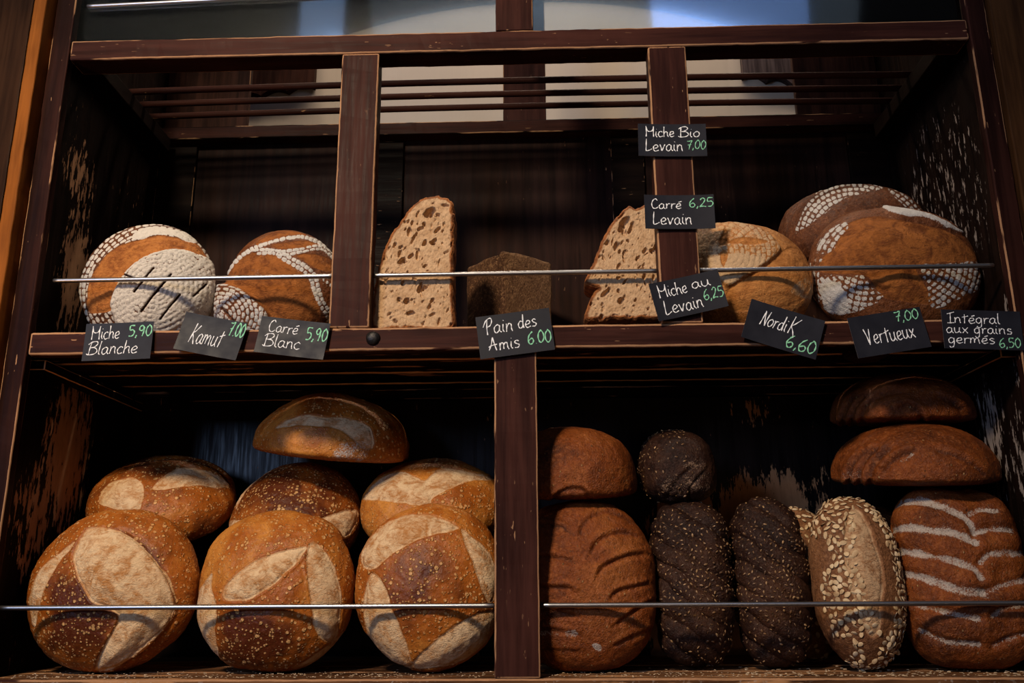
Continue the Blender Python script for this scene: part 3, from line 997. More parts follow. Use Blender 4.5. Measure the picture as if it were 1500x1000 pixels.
# ------------------------------------------------------------------ lower shelf, right
RY = 'rusty brown scored loaves on the lower shelf'
loaf('scored_loaf', 'rusty brown loaf standing beside the lower post with fishbone ridges', 'bread', M['rye'], (0.0915, 0.094, -0.340), (0.1055, 0.121, 0.066, 0.045), n=2.5,
     theta=7, frame=(296, 511, 382, 470, .110, .121), seed=61, group=RY, lump=0.035, pinch=[(-0.06, 0.112, 0.04, -0.004)], items=[
    ('base', 0.05), ('toast', 60, 500, 160, 300, 0.3), ('toast', 480, 330, 160, 200, -0.35),
    ('cut', [(290, 260), (310, 190), (370, 130), (450, 110), (530, 140), (580, 190)], 0.0035, 0.004),
    ('cut', [(340, 350), (380, 280), (460, 235), (540, 230), (605, 255)], 0.005, 0.004),
    ('cut', [(370, 470), (400, 420), (470, 380), (550, 350), (630, 345)], 0.005, 0.004),
    ('cut', [(430, 590), (470, 545), (560, 520), (640, 500)], 0.004, 0.004),
    ('cut', [(450, 720), (560, 640), (660, 590)], 0.004, 0.004), ('cut', [(430, 830), (560, 770), (660, 740)], 0.003, 0.004),
    ('cut', [(270, 240), (200, 195), (120, 175), (45, 185), (-60, 230)][::-1], 0.0035, 0.004),
    ('cut', [(270, 390), (200, 365), (120, 355), (45, 360), (-60, 390)][::-1], 0.004, 0.004),
    ('cut', [(280, 560), (240, 525), (150, 520), (45, 520), (-60, 540)][::-1], 0.005, 0.004),
    ('cut', [(280, 670), (150, 640), (45, 640)][::-1], 0.004, 0.004), ('cut', [(300, 770), (200, 745), (100, 730)][::-1], 0.003, 0.004),
    ('cut', [(300, 850), (200, 845), (100, 840)][::-1], 0.002, 0.004),
    ('flour', [(210, 750), (260, 740), (280, 770), (230, 790)], 0.5), ('flour', [(340, 815), (380, 815), (390, 850), (360, 850)], 0.7), ('flour', [(80, 750), (180, 755), (180, 775), (90, 770)], 0.42)])
loaf('scored_loaf', 'smooth rusty brown loaf lying on the fishbone loaf beside the lower post', 'bread', M['rye'], (0.081, 0.150, -0.190), (0.1035, 0.105, 0.088, 0.020), n=2.3, m=2.4, mb=4.0,
     theta=82, frame=(160, 200, 260, 135, .100, .058), seed=67, group=RY, items=[
    ('base', 0.0), ('toast', 200, 90, 250, 40, 0.5),
    ('cut', [(80, 265), (110, 230), (160, 210), (210, 215), (240, 245)], 0.004, 0.004)])
SG = 'seeded black loaves on the lower shelf'
seed_m = NT('toasted_seed')
oi = seed_m.noise(seed_m.coords((55, 55, 55)), 1.0, 2)
seed_m.set('Base Color', seed_m.ramp(oi, [(0.3, (0.030, 0.014, 0.008)), (0.52, (0.15, 0.075, 0.03)), (0.72, (0.42, 0.25, 0.11))]))
seed_m.set('Roughness', 0.45)
seed_m = seed_m.m
for args in (
    ('black seeded tin loaf standing next to the fishbone loaf', (0.2570, 0.134, -0.3375), (0.0580, 0.1165, 0.062, 0.045), 71, 7),
    ('black seeded tin loaf standing next to the oat loaf', (0.3735, 0.136, -0.3350), (0.0530, 0.120, 0.062, 0.045), 73, 5)):
    lb, pos, abc, sd_, rl = args
    o, P, N = loaf('seeded_loaf', lb, 'bread', M['black'], pos, abc, n=3.3, m=2.6, theta=6, frame=(0, 0, 1, 1, 1, 1), seed=sd_, group=SG, lump=0.04, res=(120, 30, 300),
                   items=[('base', 0.0), ('twist', 0.95, 0.028, 0.0060), ('toast', 0.01, 0.02, 0.03, 0.05, -0.7)])
    rng = np.random.default_rng(sd_)
    flakes(o, 'seed_topping', P, N, (-N[:, 1] > 0.05) & (vnoise(P, 26, sd_) > -0.45), 420, (0.0050, 0.0028, 0.0016), seed_m, sd_)
o, P, N = loaf('seeded_loaf', 'black seeded loaf lying end-on across the top of a standing black loaf', 'bread', M['black'], (0.2515, 0.185, -0.1755), (0.0580, 0.090, 0.073, 0.040), n=2.6, m=2.5,
               theta=80, frame=(560, 230, 130, 130, .060, .060), seed=79, group=SG, lump=0.04,
               items=[('base', 0.0), ('flour', [(600, 180), (650, 170), (670, 230), (660, 320), (560, 330), (500, 300), (520, 240)], 0.36), ('cut', [(520, 300), (560, 240), (620, 190)], 0.003, 0.004), ('cut', [(600, 330), (600, 270), (660, 200)], 0.003, 0.003)])
flakes(o, 'seed_topping', P, N, (-N[:, 1] > -0.1) & (P[:, 2] > -0.055) & (P[:, 0] < 0.01), 150, (0.0048, 0.0026, 0.0016), seed_m, 80)

oat_m = NT('oat_flake')
oc = oat_m.noise(oat_m.coords((70, 70, 70)), 1.0, 2)
oat_m.set('Base Color', oat_m.ramp(oc, [(0.3, (0.34, 0.20, 0.095)), (0.5, (0.54, 0.38, 0.21)), (0.75, (0.66, 0.53, 0.36))]))
oat_m.set('Roughness', 0.7)
oat_m = oat_m.m
OG = 'oat loaves on the lower shelf'
SC = [(540, 375), (575, 400), (600, 480), (618, 560), (618, 650), (605, 720), (590, 800), (560, 840), (530, 800), (515, 720), (495, 640), (490, 560), (500, 480), (515, 410)]
fr_o = (525, 637, 175, 315, .070, .120)
o, P, N = loaf('oat_loaf', 'long oat-covered loaf standing in front with a tall pale split', 'bread', M['oat'], (0.4870, 0.0920, -0.3350), (0.0635, 0.1195, 0.058, 0.042), n=2.35, theta=7,
               frame=fr_o, seed=83, group=OG, res=(130, 30, 340), items=[('base', 0.0), ('toast', 400, 850, 80, 100, 0.6), ('score', SC, 0.004, 0.003), ('toast', 550, 690, 30, 60, 0.8)])
qs = np.array(SC, float)
poly = np.stack([(qs[:, 0] - 525) / 175 * .070, -(qs[:, 1] - 637) / 315 * .120], -1)
sd = sd_poly(P[:, 0], P[:, 2], poly)
xx = P[:, 0] / .070
pick = (-N[:, 1] > -0.1) & (sd < -0.0015) & ((xx > -0.62 + 0.35 * vnoise(P, 30, 2)) | (P[:, 2] > 0.07)) & ~((P[:, 2] < -0.075) & (xx < -0.1 + 0.4 * vnoise(P, 40, 5)))
flakes(o, 'oat_topping', P, N, pick, 620, (0.0098, 0.0074, 0.0015), oat_m, 84, pack=0.72, jitter=0.32)
o, P, N = loaf('oat_loaf', 'oat-covered loaf mostly hidden between black loaf and front oat loaf', 'bread', M['oat'], (0.452, 0.240, -0.338), (0.066, 0.118, 0.056, 0.042), n=2.3, theta=7,
               frame=fr_o, seed=89, group=OG, res=(90, 24, 240), items=[('base', 0.0)])
flakes(o, 'oat_topping', P, N, (-N[:, 1] > -0.1), 300, (0.0098, 0.0074, 0.0015), oat_m, 90, pack=0.82, jitter=0.32)
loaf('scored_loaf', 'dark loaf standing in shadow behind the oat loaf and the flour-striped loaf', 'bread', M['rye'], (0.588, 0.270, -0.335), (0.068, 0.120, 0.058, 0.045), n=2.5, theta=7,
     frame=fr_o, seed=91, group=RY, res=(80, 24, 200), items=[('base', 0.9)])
fr9 = (387, 504, 355, 459, .101, .129)
loaf('scored_loaf', 'large rusty loaf with white floury stripes standing at far right', 'bread', M['rye'], (0.6375, 0.096, -0.3285), (0.0890, 0.128, 0.066, 0.046), n=3.5, theta=7, m=2.2,
     frame=fr9, seed=97, group=RY, pinch=[(0.026, 0.115, 0.022, -0.008), (0.028, 0.06, 0.02, -0.006), (0.030, 0.0, 0.02, -0.006), (0.03, -0.06, 0.02, -0.005)], items=[
    ('base', 0.15),
    ('band', [(55, 152), (150, 132), (260, 140), (340, 165), (420, 205), (470, 250), (492, 300)], 22, 0.60, 0.0045),
    ('band', [(40, 280), (150, 270), (280, 285), (400, 310), (485, 350)], 25, 0.66, 0.0050),
    ('band', [(45, 388), (150, 395), (280, 420), (400, 450), (470, 480), (490, 520)], 25, 0.60, 0.0050),
    ('band', [(65, 498), (180, 515), (300, 555), (400, 585), (495, 590)], 25, 0.62, 0.0050),
    ('band', [(150, 650), (280, 680), (400, 705), (450, 715)], 18, 0.54, 0.0045),
    ('band', [(150, 770), (280, 820), (430, 835)], 16, 0.52, 0.004),
    ('band', [(480, 205), (530, 183), (610, 190)], 18, 0.54, 0.0045),
    ('band', [(490, 300), (560, 285), (665, 290)], 19, 0.55, 0.0045),
    ('band', [(495, 450), (560, 405), (700, 405)], 22, 0.54, 0.0045),
    ('band', [(495, 590), (580, 560), (700, 530)], 20, 0.54, 0.0045),
    ('band', [(520, 700), (600, 665), (700, 650)], 18, 0.50, 0.0045),
    ('band', [(500, 840), (600, 800), (700, 785)], 14, 0.5, 0.004)])
loaf('scored_loaf', 'rusty brown dome loaf lying on the flour-striped loaf at far right', 'bread', M['rye'], (0.611, 0.150, -0.1785), (0.117, 0.118, 0.078, 0.016), n=2.2, m=2.1, mb=4.0, theta=82,
     frame=(571, 667, 519, 252, .115, .056), seed=101, group=RY, shear=0.0, pinch=[(-0.09, 0.0, 0.05, -0.006)], items=[
    ('base', 0.25), ('toast', 650, 640, 260, 130, -0.45),
    ('cut', [(370, 650), (430, 580), (520, 530), (610, 505)], 0.0075, 0.005),
    ('cut', [(260, 770), (280, 640), (350, 550), (460, 475)], 0.0075, 0.005),
    ('cut', [(180, 780), (205, 640), (270, 550), (370, 475)], 0.0075, 0.005),
    ('cut', [(110, 790), (130, 660), (190, 570), (290, 495)], 0.0075, 0.005),
    ('cut', [(720, 500), (850, 540), (960, 600), (1040, 680)], 0.005, 0.005),
    ('flour', [(500, 570), (580, 520), (590, 540), (520, 590)], 0.5), ('flour', [(60, 700), (200, 620), (220, 750), (80, 800)], 0.30)])
loaf('scored_loaf', 'darkest brown dome loaf on top of the stack at far right under the shelf', 'bread', M['rye'], (0.622, 0.200, -0.0785), (0.107, 0.112, 0.067, 0.014), n=2.2, m=2.1, mb=4.0, theta=83,
     frame=(528, 286, 452, 243, .105, .055), seed=103, group=RY, items=[
    ('base', 0.10), ('toast', 500, 110, 200, 60, -0.5),
    ('cut', [(250, 350), (270, 250), (340, 170), (450, 115), (610, 100)], 0.0075, 0.005),
    ('cut', [(180, 380), (200, 260), (270, 170), (390, 100)], 0.0075, 0.005),
    ('cut', [(110, 390), (140, 270), (200, 180), (310, 105)], 0.0075, 0.005),
    ('cut', [(500, 235), (580, 205), (650, 250), (680, 340)], 0.006, 0.005),
    ('cut', [(770, 140), (870, 180), (950, 250)], 0.006, 0.005)])

# ------------------------------------------------------------------ upper shelf
SH = 0.0228
UG = 'floured country loaves on the upper shelf'
brown1 = [(200, 910), (165, 780), (170, 650), (200, 560), (260, 450), (370, 340), (520, 285), (700, 245), (850, 265), (1000, 300), (1080, 360), (1160, 470),
          (1140, 470), (1040, 430), (920, 392), (780, 392), (640, 440), (560, 490), (490, 560), (440, 640), (390, 780), (400, 890)]
disc1 = [(400, 890), (390, 780), (440, 640), (490, 560), (560, 490), (640, 440), (780, 392), (920, 392), (1040, 430), (1140, 475), (1190, 560), (1200, 760), (1160, 1000), (900, 1180), (560, 1150)]
loaf('country_loaf', 'round loaf at far left of upper shelf with a white dimpled disc and brown crescent', 'bread', M['miche'], (-0.5985, 0.104, 0.1345), (0.1060, 0.1065, 0.066, 0.046), theta=6,
     frame=(659, 676, 576, 541, .111, .104), seed=107, group=UG, lump=0.018, res=(150, 34, 460), items=[
    ('base', 0.2),
    ('flour', None, 0.85, (690, 700), 0.0070, 0.0120, 0.0013, 0.48),
    ('wipe', brown1),
    ('score', brown1, 0.003, -0.002),
    ('flour', [(480, 270), (520, 200), (650, 160), (800, 185), (960, 220), (1040, 300), (940, 300), (840, 250), (700, 235), (560, 285)], 1.0),
    ('swell', disc1, 0.010, 0.006),
    ('flour', disc1, 1.0, (760, 740), 0.0072, 0.0080, 0.0016, 0.10),
    ('slash', [(700, 555), (640, 640), (570, 745)]), ('slash', [(840, 610), (760, 720), (700, 800), (640, 900)]), ('slash', [(925, 770), (860, 860), (790, 960)]), ('slash', [(1115, 690), (1030, 780)]),
    ('slash', [(470, 600), (580, 650)])])
flap = [(60, 640), (100, 580), (200, 570), (330, 620), (450, 700), (560, 820), (560, 960), (480, 1080), (200, 1080), (60, 960), (40, 800)]
loaf('country_loaf', 'round loaf by the left upper post with curving white flour bands', 'bread', M['miche_grey'], (-0.3800, 0.122, 0.1295), (0.0950, 0.104, 0.066, 0.046), theta=7,
     frame=(676, 617, 482, 535, .0955, .104), seed=113, group=UG, lump=0.02, res=(150, 34, 440), pinch=[(-0.075, -0.055, 0.035, 0.012)], items=[
    ('base', -0.05),
    ('score', [(200, 480), (270, 370), (360, 310), (430, 300), (560, 310), (650, 360), (760, 430), (850, 520), (920, 640), (960, 760), (980, 900), (900, 1000), (600, 1000), (570, 830), (450, 700), (330, 620), (200, 570)], 0.001, 0.003),
    ('score', [(420, 200), (560, 110), (700, 95), (820, 130), (800, 160), (700, 160), (560, 200), (450, 235)], 0.001, 0.0),
    ('score', [(560, 240), (700, 210), (850, 200), (950, 235), (800, 262), (640, 275)], 0.001, 0.0),
    ('score', [(760, 330), (900, 320), (1030, 360), (1120, 440), (1000, 470), (900, 440), (820, 380)], 0.001, 0.0),
    ('band', [(190, 480), (270, 360), (360, 285), (450, 238), (560, 203), (700, 168), (800, 160), (900, 190), (1010, 240)], 26, 1.0, 0.0, 1),
    ('band', [(430, 292), (560, 292), (650, 310), (800, 285), (950, 258), (1050, 310), (1140, 400)], 34, 1.0, 0.0, 2),
    ('band', [(610, 310), (720, 380), (820, 440), (900, 520), (940, 640), (990, 750), (1060, 860), (1080, 960)], 40, 0.95, 0.0, 2),
    ('flour', [(960, 520), (1130, 500), (1130, 640), (1000, 590)], 0.9, (700, 500), 0.0075, 0.0085, 0.0016, 0.62),
    ('swell', flap, 0.012, 0.004),
    ('wipe', flap),
    ('flour', flap, 0.80, (230, 830), 0.0062, 0.0105, 0.0020, 0.42),
    ('slash', [(240, 770), (360, 900)])])
disc7 = [(60, 330), (160, 200), (300, 130), (480, 110), (650, 140), (780, 200), (870, 300), (905, 385), (830, 470), (700, 570), (560, 650), (440, 720), (380, 660), (240, 640), (100, 600)]
loaf('country_loaf', 'orange round loaf behind the right upper post with a pale basket-ringed cap', 'bread', M['pale_miche'], (0.357, 0.100, 0.1230), (0.1125, 0.100, 0.066, 0.046), theta=8,
     frame=(550, 669, 631, 581, .112, .100), seed=127, group=UG, lump=0.02, res=(150, 34, 440), items=[
    ('base', -0.1), ('score', [(440, 740), (560, 660), (700, 580), (830, 480), (930, 390), (1060, 360), (1140, 500), (1160, 700), (1000, 900), (600, 950), (400, 900)], 0.001, 0.002),
    ('swell', disc7, 0.006, 0.004),
    ('flour', disc7, 0.58, (420, 400), 0.0080, 0.0105, 0.0011, 0.30),
    ('flour', [(250, 480), (500, 430), (640, 440), (760, 500), (560, 640), (440, 700), (380, 640)], 0.75),
    ('score', [(465, 330), (540, 293), (640, 288), (730, 298), (805, 330), (640, 347)], 0.003, 0.0),
    ('score', [(450, 205), (472, 260), (468, 340), (400, 348), (400, 290)], 0.003, 0.0),
    ('score', [(400, 420), (450, 420), (440, 500), (415, 550), (398, 500)], 0.002, 0.0),
    ('wipe', [(465, 330), (540, 293), (640, 288), (730, 298), (805, 330), (640, 347)]), ('wipe', [(450, 205), (472, 260), (468, 340), (400, 348), (400, 290)]),
    ('wipe', [(400, 420), (450, 420), (440, 500), (415, 550), (398, 500)]),
    ('flour', [(960, 780), (1090, 650), (1175, 720), (1175, 850)], 0.5)])
loaf('country_loaf', 'large round loaf at right end of upper shelf with white chequered flour corners', 'bread', M['miche_grey'], (0.600, 0.108, 0.1370), (0.1290, 0.112, 0.072, 0.050), n=2.25, theta=8,
     frame=(704, 704, 488, 412, .132, .107), seed=131, group=UG, lump=0.025, res=(150, 34, 460), items=[
    ('base', -0.15),
    ('score', [(480, 390), (640, 350), (760, 370), (900, 400), (1040, 450), (1140, 540), (1170, 640), (850, 665), (880, 800), (890, 900), (640, 860), (600, 800), (540, 720), (300, 700), (300, 620), (400, 520)], 0.001, 0.004),
    ('flour', [(470, 380), (478, 430), (420, 500), (370, 570), (275, 575), (300, 500), (360, 430), (420, 390)], 0.72, (704, 760), 0.0085, 0.013, 0.0011, 0.40),
    ('flour', [(240, 620), (320, 600), (290, 680), (275, 800), (260, 900), (205, 860), (215, 720)], 0.7, (704, 760), 0.0085, 0.012, 0.0016, 0.58),
    ('flour', [(275, 740), (340, 712), (450, 730), (535, 715), (580, 790), (630, 870), (440, 960), (290, 940), (270, 830)], 0.72, (560, 590), 0.0085, 0.0105, 0.0011, 0.48),
    ('flour', [(300, 740), (380, 760), (430, 850), (420, 960), (300, 950), (280, 830)], 0.66),
    ('flour', [(852, 668), (960, 660), (1080, 655), (1190, 645), (1210, 810), (1100, 850), (960, 920), (890, 920), (878, 770)], 0.72, (760, 600), 0.0085, 0.0105, 0.0011, 0.50),
    ('swell', [(690, 293), (760, 300), (900, 335), (1000, 380), (1130, 465), (1040, 440), (900, 380), (780, 365)], 0.008, 0.004),
    ('flour', [(690, 293), (760, 300), (900, 335), (1000, 380), (1130, 465), (1040, 435), (900, 375), (780, 360)], 0.80),
    ('cut', [(480, 680), (540, 720), (620, 800), (690, 800)], 0.004, 0.005), ('cut', [(1120, 480), (1000, 440), (900, 400), (780, 375)], 0.005, 0.005)])
loaf('country_loaf', 'dark brown loaf propped up behind the chequered loaf at right of upper shelf', 'bread', M['miche_grey'], (0.602, 0.268, 0.277), (0.126, 0.108, 0.074, 0.046), n=2.2, theta=48, roll=-9,
     frame=(490, 360, 413, 285, .126, .095), seed=137, group=UG, lump=0.03, res=(150, 34, 440), items=[
    ('base', 0.5),
    ('flour', [(160, 385), (210, 290), (270, 190), (390, 80), (470, 85), (620, 92), (700, 130), (640, 150), (480, 190), (400, 240), (300, 310), (200, 370)], 0.72, (520, 420), 0.009, 0.0105, 0.0016, 0.52),
    ('flour', [(730, 130), (830, 180), (900, 260), (860, 290), (760, 200)], 0.66, (520, 420), 0.009, 0.0105, 0.0016, 0.52),
    ('flour', [(340, 350), (480, 300), (640, 270), (520, 350), (380, 400)], 0.25)])

# ------------------------------------------------------------------ cut loaves
def crumb(name, pale, deep, crust_a, crust_b):
    k = NT(name)
    v = k.coords((1, 1, 1), True)
    at = k.n('ShaderNodeAttribute', attribute_name='marks')
    sp = k.n('ShaderNodeSeparateColor')
    k.l(at.outputs['Color'], sp.inputs[0])
    n1 = k.noise(v, 90, 4, 0.6)
    n2 = k.noise(v, 420, 3, 0.65)
    vo = k.n('ShaderNodeTexVoronoi')
    vo.inputs['Scale'].default_value = 300
    k.l(k.coords((1, 1, 0.55), True), vo.inputs['Vector'])
    vo2 = k.n('ShaderNodeTexVoronoi')
    vo2.inputs['Scale'].default_value = 130
    k.l(k.coords((1, 1, 0.6), True), vo2.inputs['Vector'])
    pore = k.math('ADD', k.range(vo.outputs['Distance'], 0.0, 0.5), k.math('MULTIPLY', k.range(vo2.outputs['Distance'], 0.08, 0.3), 0.9))
    col = k.mix(k.range(n1, 0.35, 0.7), pale, deep)
    col = k.mix(k.range(n2, 0.4, 0.75, 0, 0.35), col, tuple(c * 0.6 for c in deep))
    cr = k.mix(k.range(n1, 0.35, 0.65), crust_a, crust_b)
    rim = k.range(k.math('ADD', sp.outputs[0], k.math('MULTIPLY', k.math('SUBTRACT', n1, 0.5), 0.35)), 0.34, 0.62)
    col = k.mix(rim, cr, col)
    k.set('Base Color', col)
    k.set('Roughness', 0.78)
    k.set('Specular IOR Level', 0.25)
    k.set('Normal', k.bump(k.math('ADD', k.math('MULTIPLY', pore, 0.5), k.math('MULTIPLY', n2, 0.6)), 0.6, 0.0022))
    return k.m


M['crumb'] = crumb('open_crumb', (0.52, 0.335, 0.19), (0.40, 0.235, 0.12), (0.28, 0.095, 0.024), (0.13, 0.04, 0.011))


def cut_loaf(name, label, pos, outline, holes, depth, seed, yaw=0, nrand=150, hole_zone=None):
    """half a loaf with its cut face to the room; outline in metres (x, z) about pos"""
    O = smooth_closed(outline, 8)
    seglen = np.linalg.norm(np.roll(O, -1, 0) - O, axis=1)
    cum = np.concatenate([[0], np.cumsum(seglen)])
    ns, nr = 380, 110
    s_ = np.linspace(0, cum[-1], ns, endpoint=False)
    OO = np.vstack([O, O[:1]])
    B = np.stack([np.interp(s_, cum, OO[:, 0]), np.interp(s_, cum, OO[:, 1])], -1)
    B3 = np.stack([B[:, 0], np.zeros(ns), B[:, 1]], -1)
    B = B * (1 + 0.02 * vnoise(B3, 120, seed) + 0.012 * vnoise(B3, 300, seed + 1))[:, None]
    c = B.mean(0)
    rr = np.sqrt(np.linspace(0.0004, 1, nr)) * 0.35 + np.linspace(0.0, 1, nr) * 0.65
    rr[0] = 0.004
    F = c + (B - c)[None] * rr[:, None, None]
    X, Z = F[..., 0].ravel(), F[..., 1].ravel()
    sd = sd_poly(X, Z, B[::2])
    P3 = np.stack([X, np.zeros_like(X), Z], -1)
    wx = fbm(P3, 130, seed + 3, 2) * 0.0014
    wz = fbm(P3, 130, seed + 4, 2) * 0.0014
    y = 0.0006 * fbm(P3, 220, seed + 5, 3)
    rng = np.random.default_rng(seed)
    hs = list(holes)
    lo, hi = B.min(0), B.max(0)
    for _ in range(nrand):
        hx, hz = rng.uniform(lo[0], hi[0]), rng.uniform(lo[1], hi[1])
        L = rng.choice([0.0016, 0.0022, 0.003, 0.0045], p=[.4, .3, .2, .1])
        hs.append((hx, hz, L * rng.uniform(0.9, 1.7), L * rng.uniform(0.5, 0.9), rng.normal(70, 35)))
    for (hx, hz, ra, rb, ang) in hs:
        a_ = math.radians(ang)
        dx, dz = X + wx - hx, Z + wz - hz
        u = (dx * math.cos(a_) + dz * math.sin(a_)) / ra
        v = (-dx * math.sin(a_) + dz * math.cos(a_)) / rb
        q2 = u * u + v * v
        y = y + min(0.012, 2.0 * rb) * np.clip(1 - q2 ** 1.5, 0, 1) ** 0.6 * sstep(0.001, 0.004, sd)
    nose = sstep(0.004, 0.0, sd)
    y = y + 0.0035 * nose ** 2
    V = [np.stack([X, y, Z], -1)]
    A = [np.stack([sd * 100, np.zeros_like(sd), np.zeros_like(sd), np.ones_like(sd)], -1)]
    nb = 46
    for i in range(1, nb + 1):
        t_ = i / nb
        yy = 0.0035 + (depth - 0.0035) * t_
        k_ = math.sqrt(max(0.0, 1 - max(0, (t_ - 0.25) / 0.75) ** 2.4)) * 0.998 + 0.002
        Pk = c + (B - c) * k_
        # keep the base on the shelf
        P3 = np.stack([Pk[:, 0], np.full(ns, yy), Pk[:, 1]], -1)
        P3[:, 2] = np.maximum(P3[:, 2], lo[1] + 0.0005)
        P3[:, [0, 2]] *= (1 + 0.012 * fbm(P3, 45, seed + 8, 2))[:, None]
        P3[:, 2] = np.maximum(P3[:, 2], lo[1])
        V.append(P3)
        A.append(np.tile([-1.0, 0, 0, 1], (ns, 1)))
    V = np.vstack(V)
    A = np.vstack(A)
    R = np.array(Matrix.Rotation(math.radians(yaw), 3, 'Z'))
    V = V @ R.T
    nring = nr + nb
    i = np.arange(nring - 1)[:, None] * ns
    j = np.arange(ns)[None, :]
    jn = (j + 1) % ns
    Q = np.stack([i + j, i + jn, i + ns + jn, i + ns + j], -1).reshape(-1, 4)
    o = mesh_np(name, V, Q, [M['crumb']], None, Vector(pos), A)
    bm = bmesh.new()
    bm.from_mesh(o.data)
    bmesh.ops.holes_fill(bm, edges=[e for e in bm.edges if e.is_boundary], sides=0)
    bmesh.ops.recalc_face_normals(bm, faces=bm.faces[:])
    bm.to_mesh(o.data)
    bm.free()
    o.data.polygons.foreach_set('use_smooth', [True] * len(o.data.polygons))
    tag(o, label, 'bread', 'cut loaves on the upper shelf')
    return o


def from_draw(pts, c0, c1, k):
    return [((x - c0) * k, -(y - c1) * k) for x, y in pts]


def from_draw_h(hs, c0, c1, k):
    return [((x - c0) * k, -(y - c1) * k, a * k, b * k, ang) for x, y, a, b, ang in hs]


k4 = 0.00100 / 4.348 * 1.0             # one drawing unit of the cut face in metres
cut_loaf('cut_loaf', 'tall cut half loaf showing open crumb right of the left upper post', (-0.155, 0.030, 0.140),
         from_draw([(95, 1010), (80, 860), (90, 700), (115, 560), (150, 440), (200, 330), (240, 270), (300, 170), (370, 100), (440, 75), (530, 75), (590, 110), (610, 200), (612, 400), (612, 600), (612, 800), (612, 1010), (400, 1015), (250, 1015)], 346, 540, k4),
         from_draw_h([(500, 215, 22, 16, 30), (450, 195, 48, 34, 35), (555, 140, 30, 12, -8), (310, 335, 34, 16, 80), (505, 318, 32, 14, 55), (550, 280, 15, 10, 80), (420, 410, 26, 18, 60), (475, 415, 20, 14, 10), (375, 490, 46, 14, 85),
                      (262, 540, 30, 20, 40), (330, 505, 22, 14, 40), (215, 425, 20, 13, 70), (265, 435, 14, 10, 0), (370, 200, 30, 9, 80), (335, 270, 26, 12, 80), (305, 815, 26, 22, 60), (255, 800, 14, 11, 50), (395, 740, 36, 20, 70),
                      (475, 820, 20, 13, 45), (335, 905, 34, 15, 12), (480, 915, 22, 10, 40), (420, 735, 26, 16, 30), (540, 330, 14, 10, 60), (345, 375, 50, 12, 65), (520, 550, 30, 7, 85), (600, 420, 22, 12, 85)], 346, 540, k4),
         0.115, 201)
k6 = 0.00102 / 4.76
cut_loaf('cut_loaf', 'cut half loaf with large holes tucked behind the right upper post', (0.172, 0.034, 0.137),
         from_draw([(105, 960), (110, 860), (160, 760), (190, 735), (120, 715), (100, 690), (110, 640), (150, 560), (180, 480), (240, 340), (320, 215), (400, 130), (440, 105), (480, 130), (560, 95), (640, 120), (690, 240), (700, 500), (700, 750), (700, 960), (500, 965), (300, 965)], 400, 530, k6),
         from_draw_h([(390, 255, 75, 30, 62), (440, 285, 55, 18, 70), (300, 385, 30, 10, 80), (265, 395, 30, 16, 60), (325, 420, 40, 18, 75), (350, 465, 20, 14, 60), (370, 400, 20, 9, 70), (240, 770, 50, 20, 45), (345, 830, 30, 24, 60),
                      (530, 460, 28, 14, 60), (580, 470, 22, 10, 85), (520, 650, 30, 16, 75), (340, 570, 26, 12, 70), (205, 500, 16, 9, 60), (240, 460, 16, 9, 80), (510, 565, 18, 9, 60), (330, 760, 18, 12, 50), (210, 850, 16, 10, 60)], 400, 530, k6),
         0.115, 211, nrand=170)

# square brown loaf standing corner-on at the back of the shelf
M['square'] = crust('brown_square_crust', (0.21, 0.115, 0.055), (0.145, 0.072, 0.033), (0.06, 0.025, 0.012), (0.16, 0.09, 0.05), (0.30, 0.12, 0.04), rough=0.75, grain=1.2, mottle=0.75, spec=0.15)
bm = bmesh.new()
bmesh.ops.create_cube(bm, size=1.0)
for v in bm.verts:
    tp = 1.0 if v.co.z > 0 else 0.96
    v.co = Vector((v.co.x * 0.113 * tp, v.co.y * 0.113 * tp, v.co.z * 0.186))
bmesh.ops.bevel(bm, geom=bm.edges[:], offset=0.010, segments=4, profile=0.6, affect='EDGES')
bmesh.ops.subdivide_edges(bm, edges=bm.edges[:], cuts=9, use_grid_fill=True)
bm.normal_update()
P = np.array([v.co[:] for v in bm.verts])
nz = fbm(P, 22, 5, 2) * 0.0022 + fbm(P, 130, 9, 2) * 0.0009
for v, d in zip(bm.verts, nz):
    v.co += v.normal * float(d)
    if v.co.x < 0 and v.co.y < 0 and abs(v.co.x - v.co.y) < 0.05:     # torn seam beside the front corner
        s = abs((v.co.x - v.co.y) + 0.016) / 0.007
        v.co += v.normal * (-0.004 * math.exp(-s * s))
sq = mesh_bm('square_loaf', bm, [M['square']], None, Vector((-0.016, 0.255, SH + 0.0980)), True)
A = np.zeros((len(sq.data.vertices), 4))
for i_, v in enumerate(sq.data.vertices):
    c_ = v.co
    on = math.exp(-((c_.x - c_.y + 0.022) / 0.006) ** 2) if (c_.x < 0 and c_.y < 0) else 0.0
    A[i_] = (-1.0 + 1.35 * on, 0, (0.9 if c_.x < -0.05 else -0.15), 1)  # left face painted darker, standing in for the cut loaf's shadow
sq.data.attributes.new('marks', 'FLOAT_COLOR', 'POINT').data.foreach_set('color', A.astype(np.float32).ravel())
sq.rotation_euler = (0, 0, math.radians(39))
tag(sq, 'dull brown square loaf standing corner-on between the two cut half loaves', 'bread')


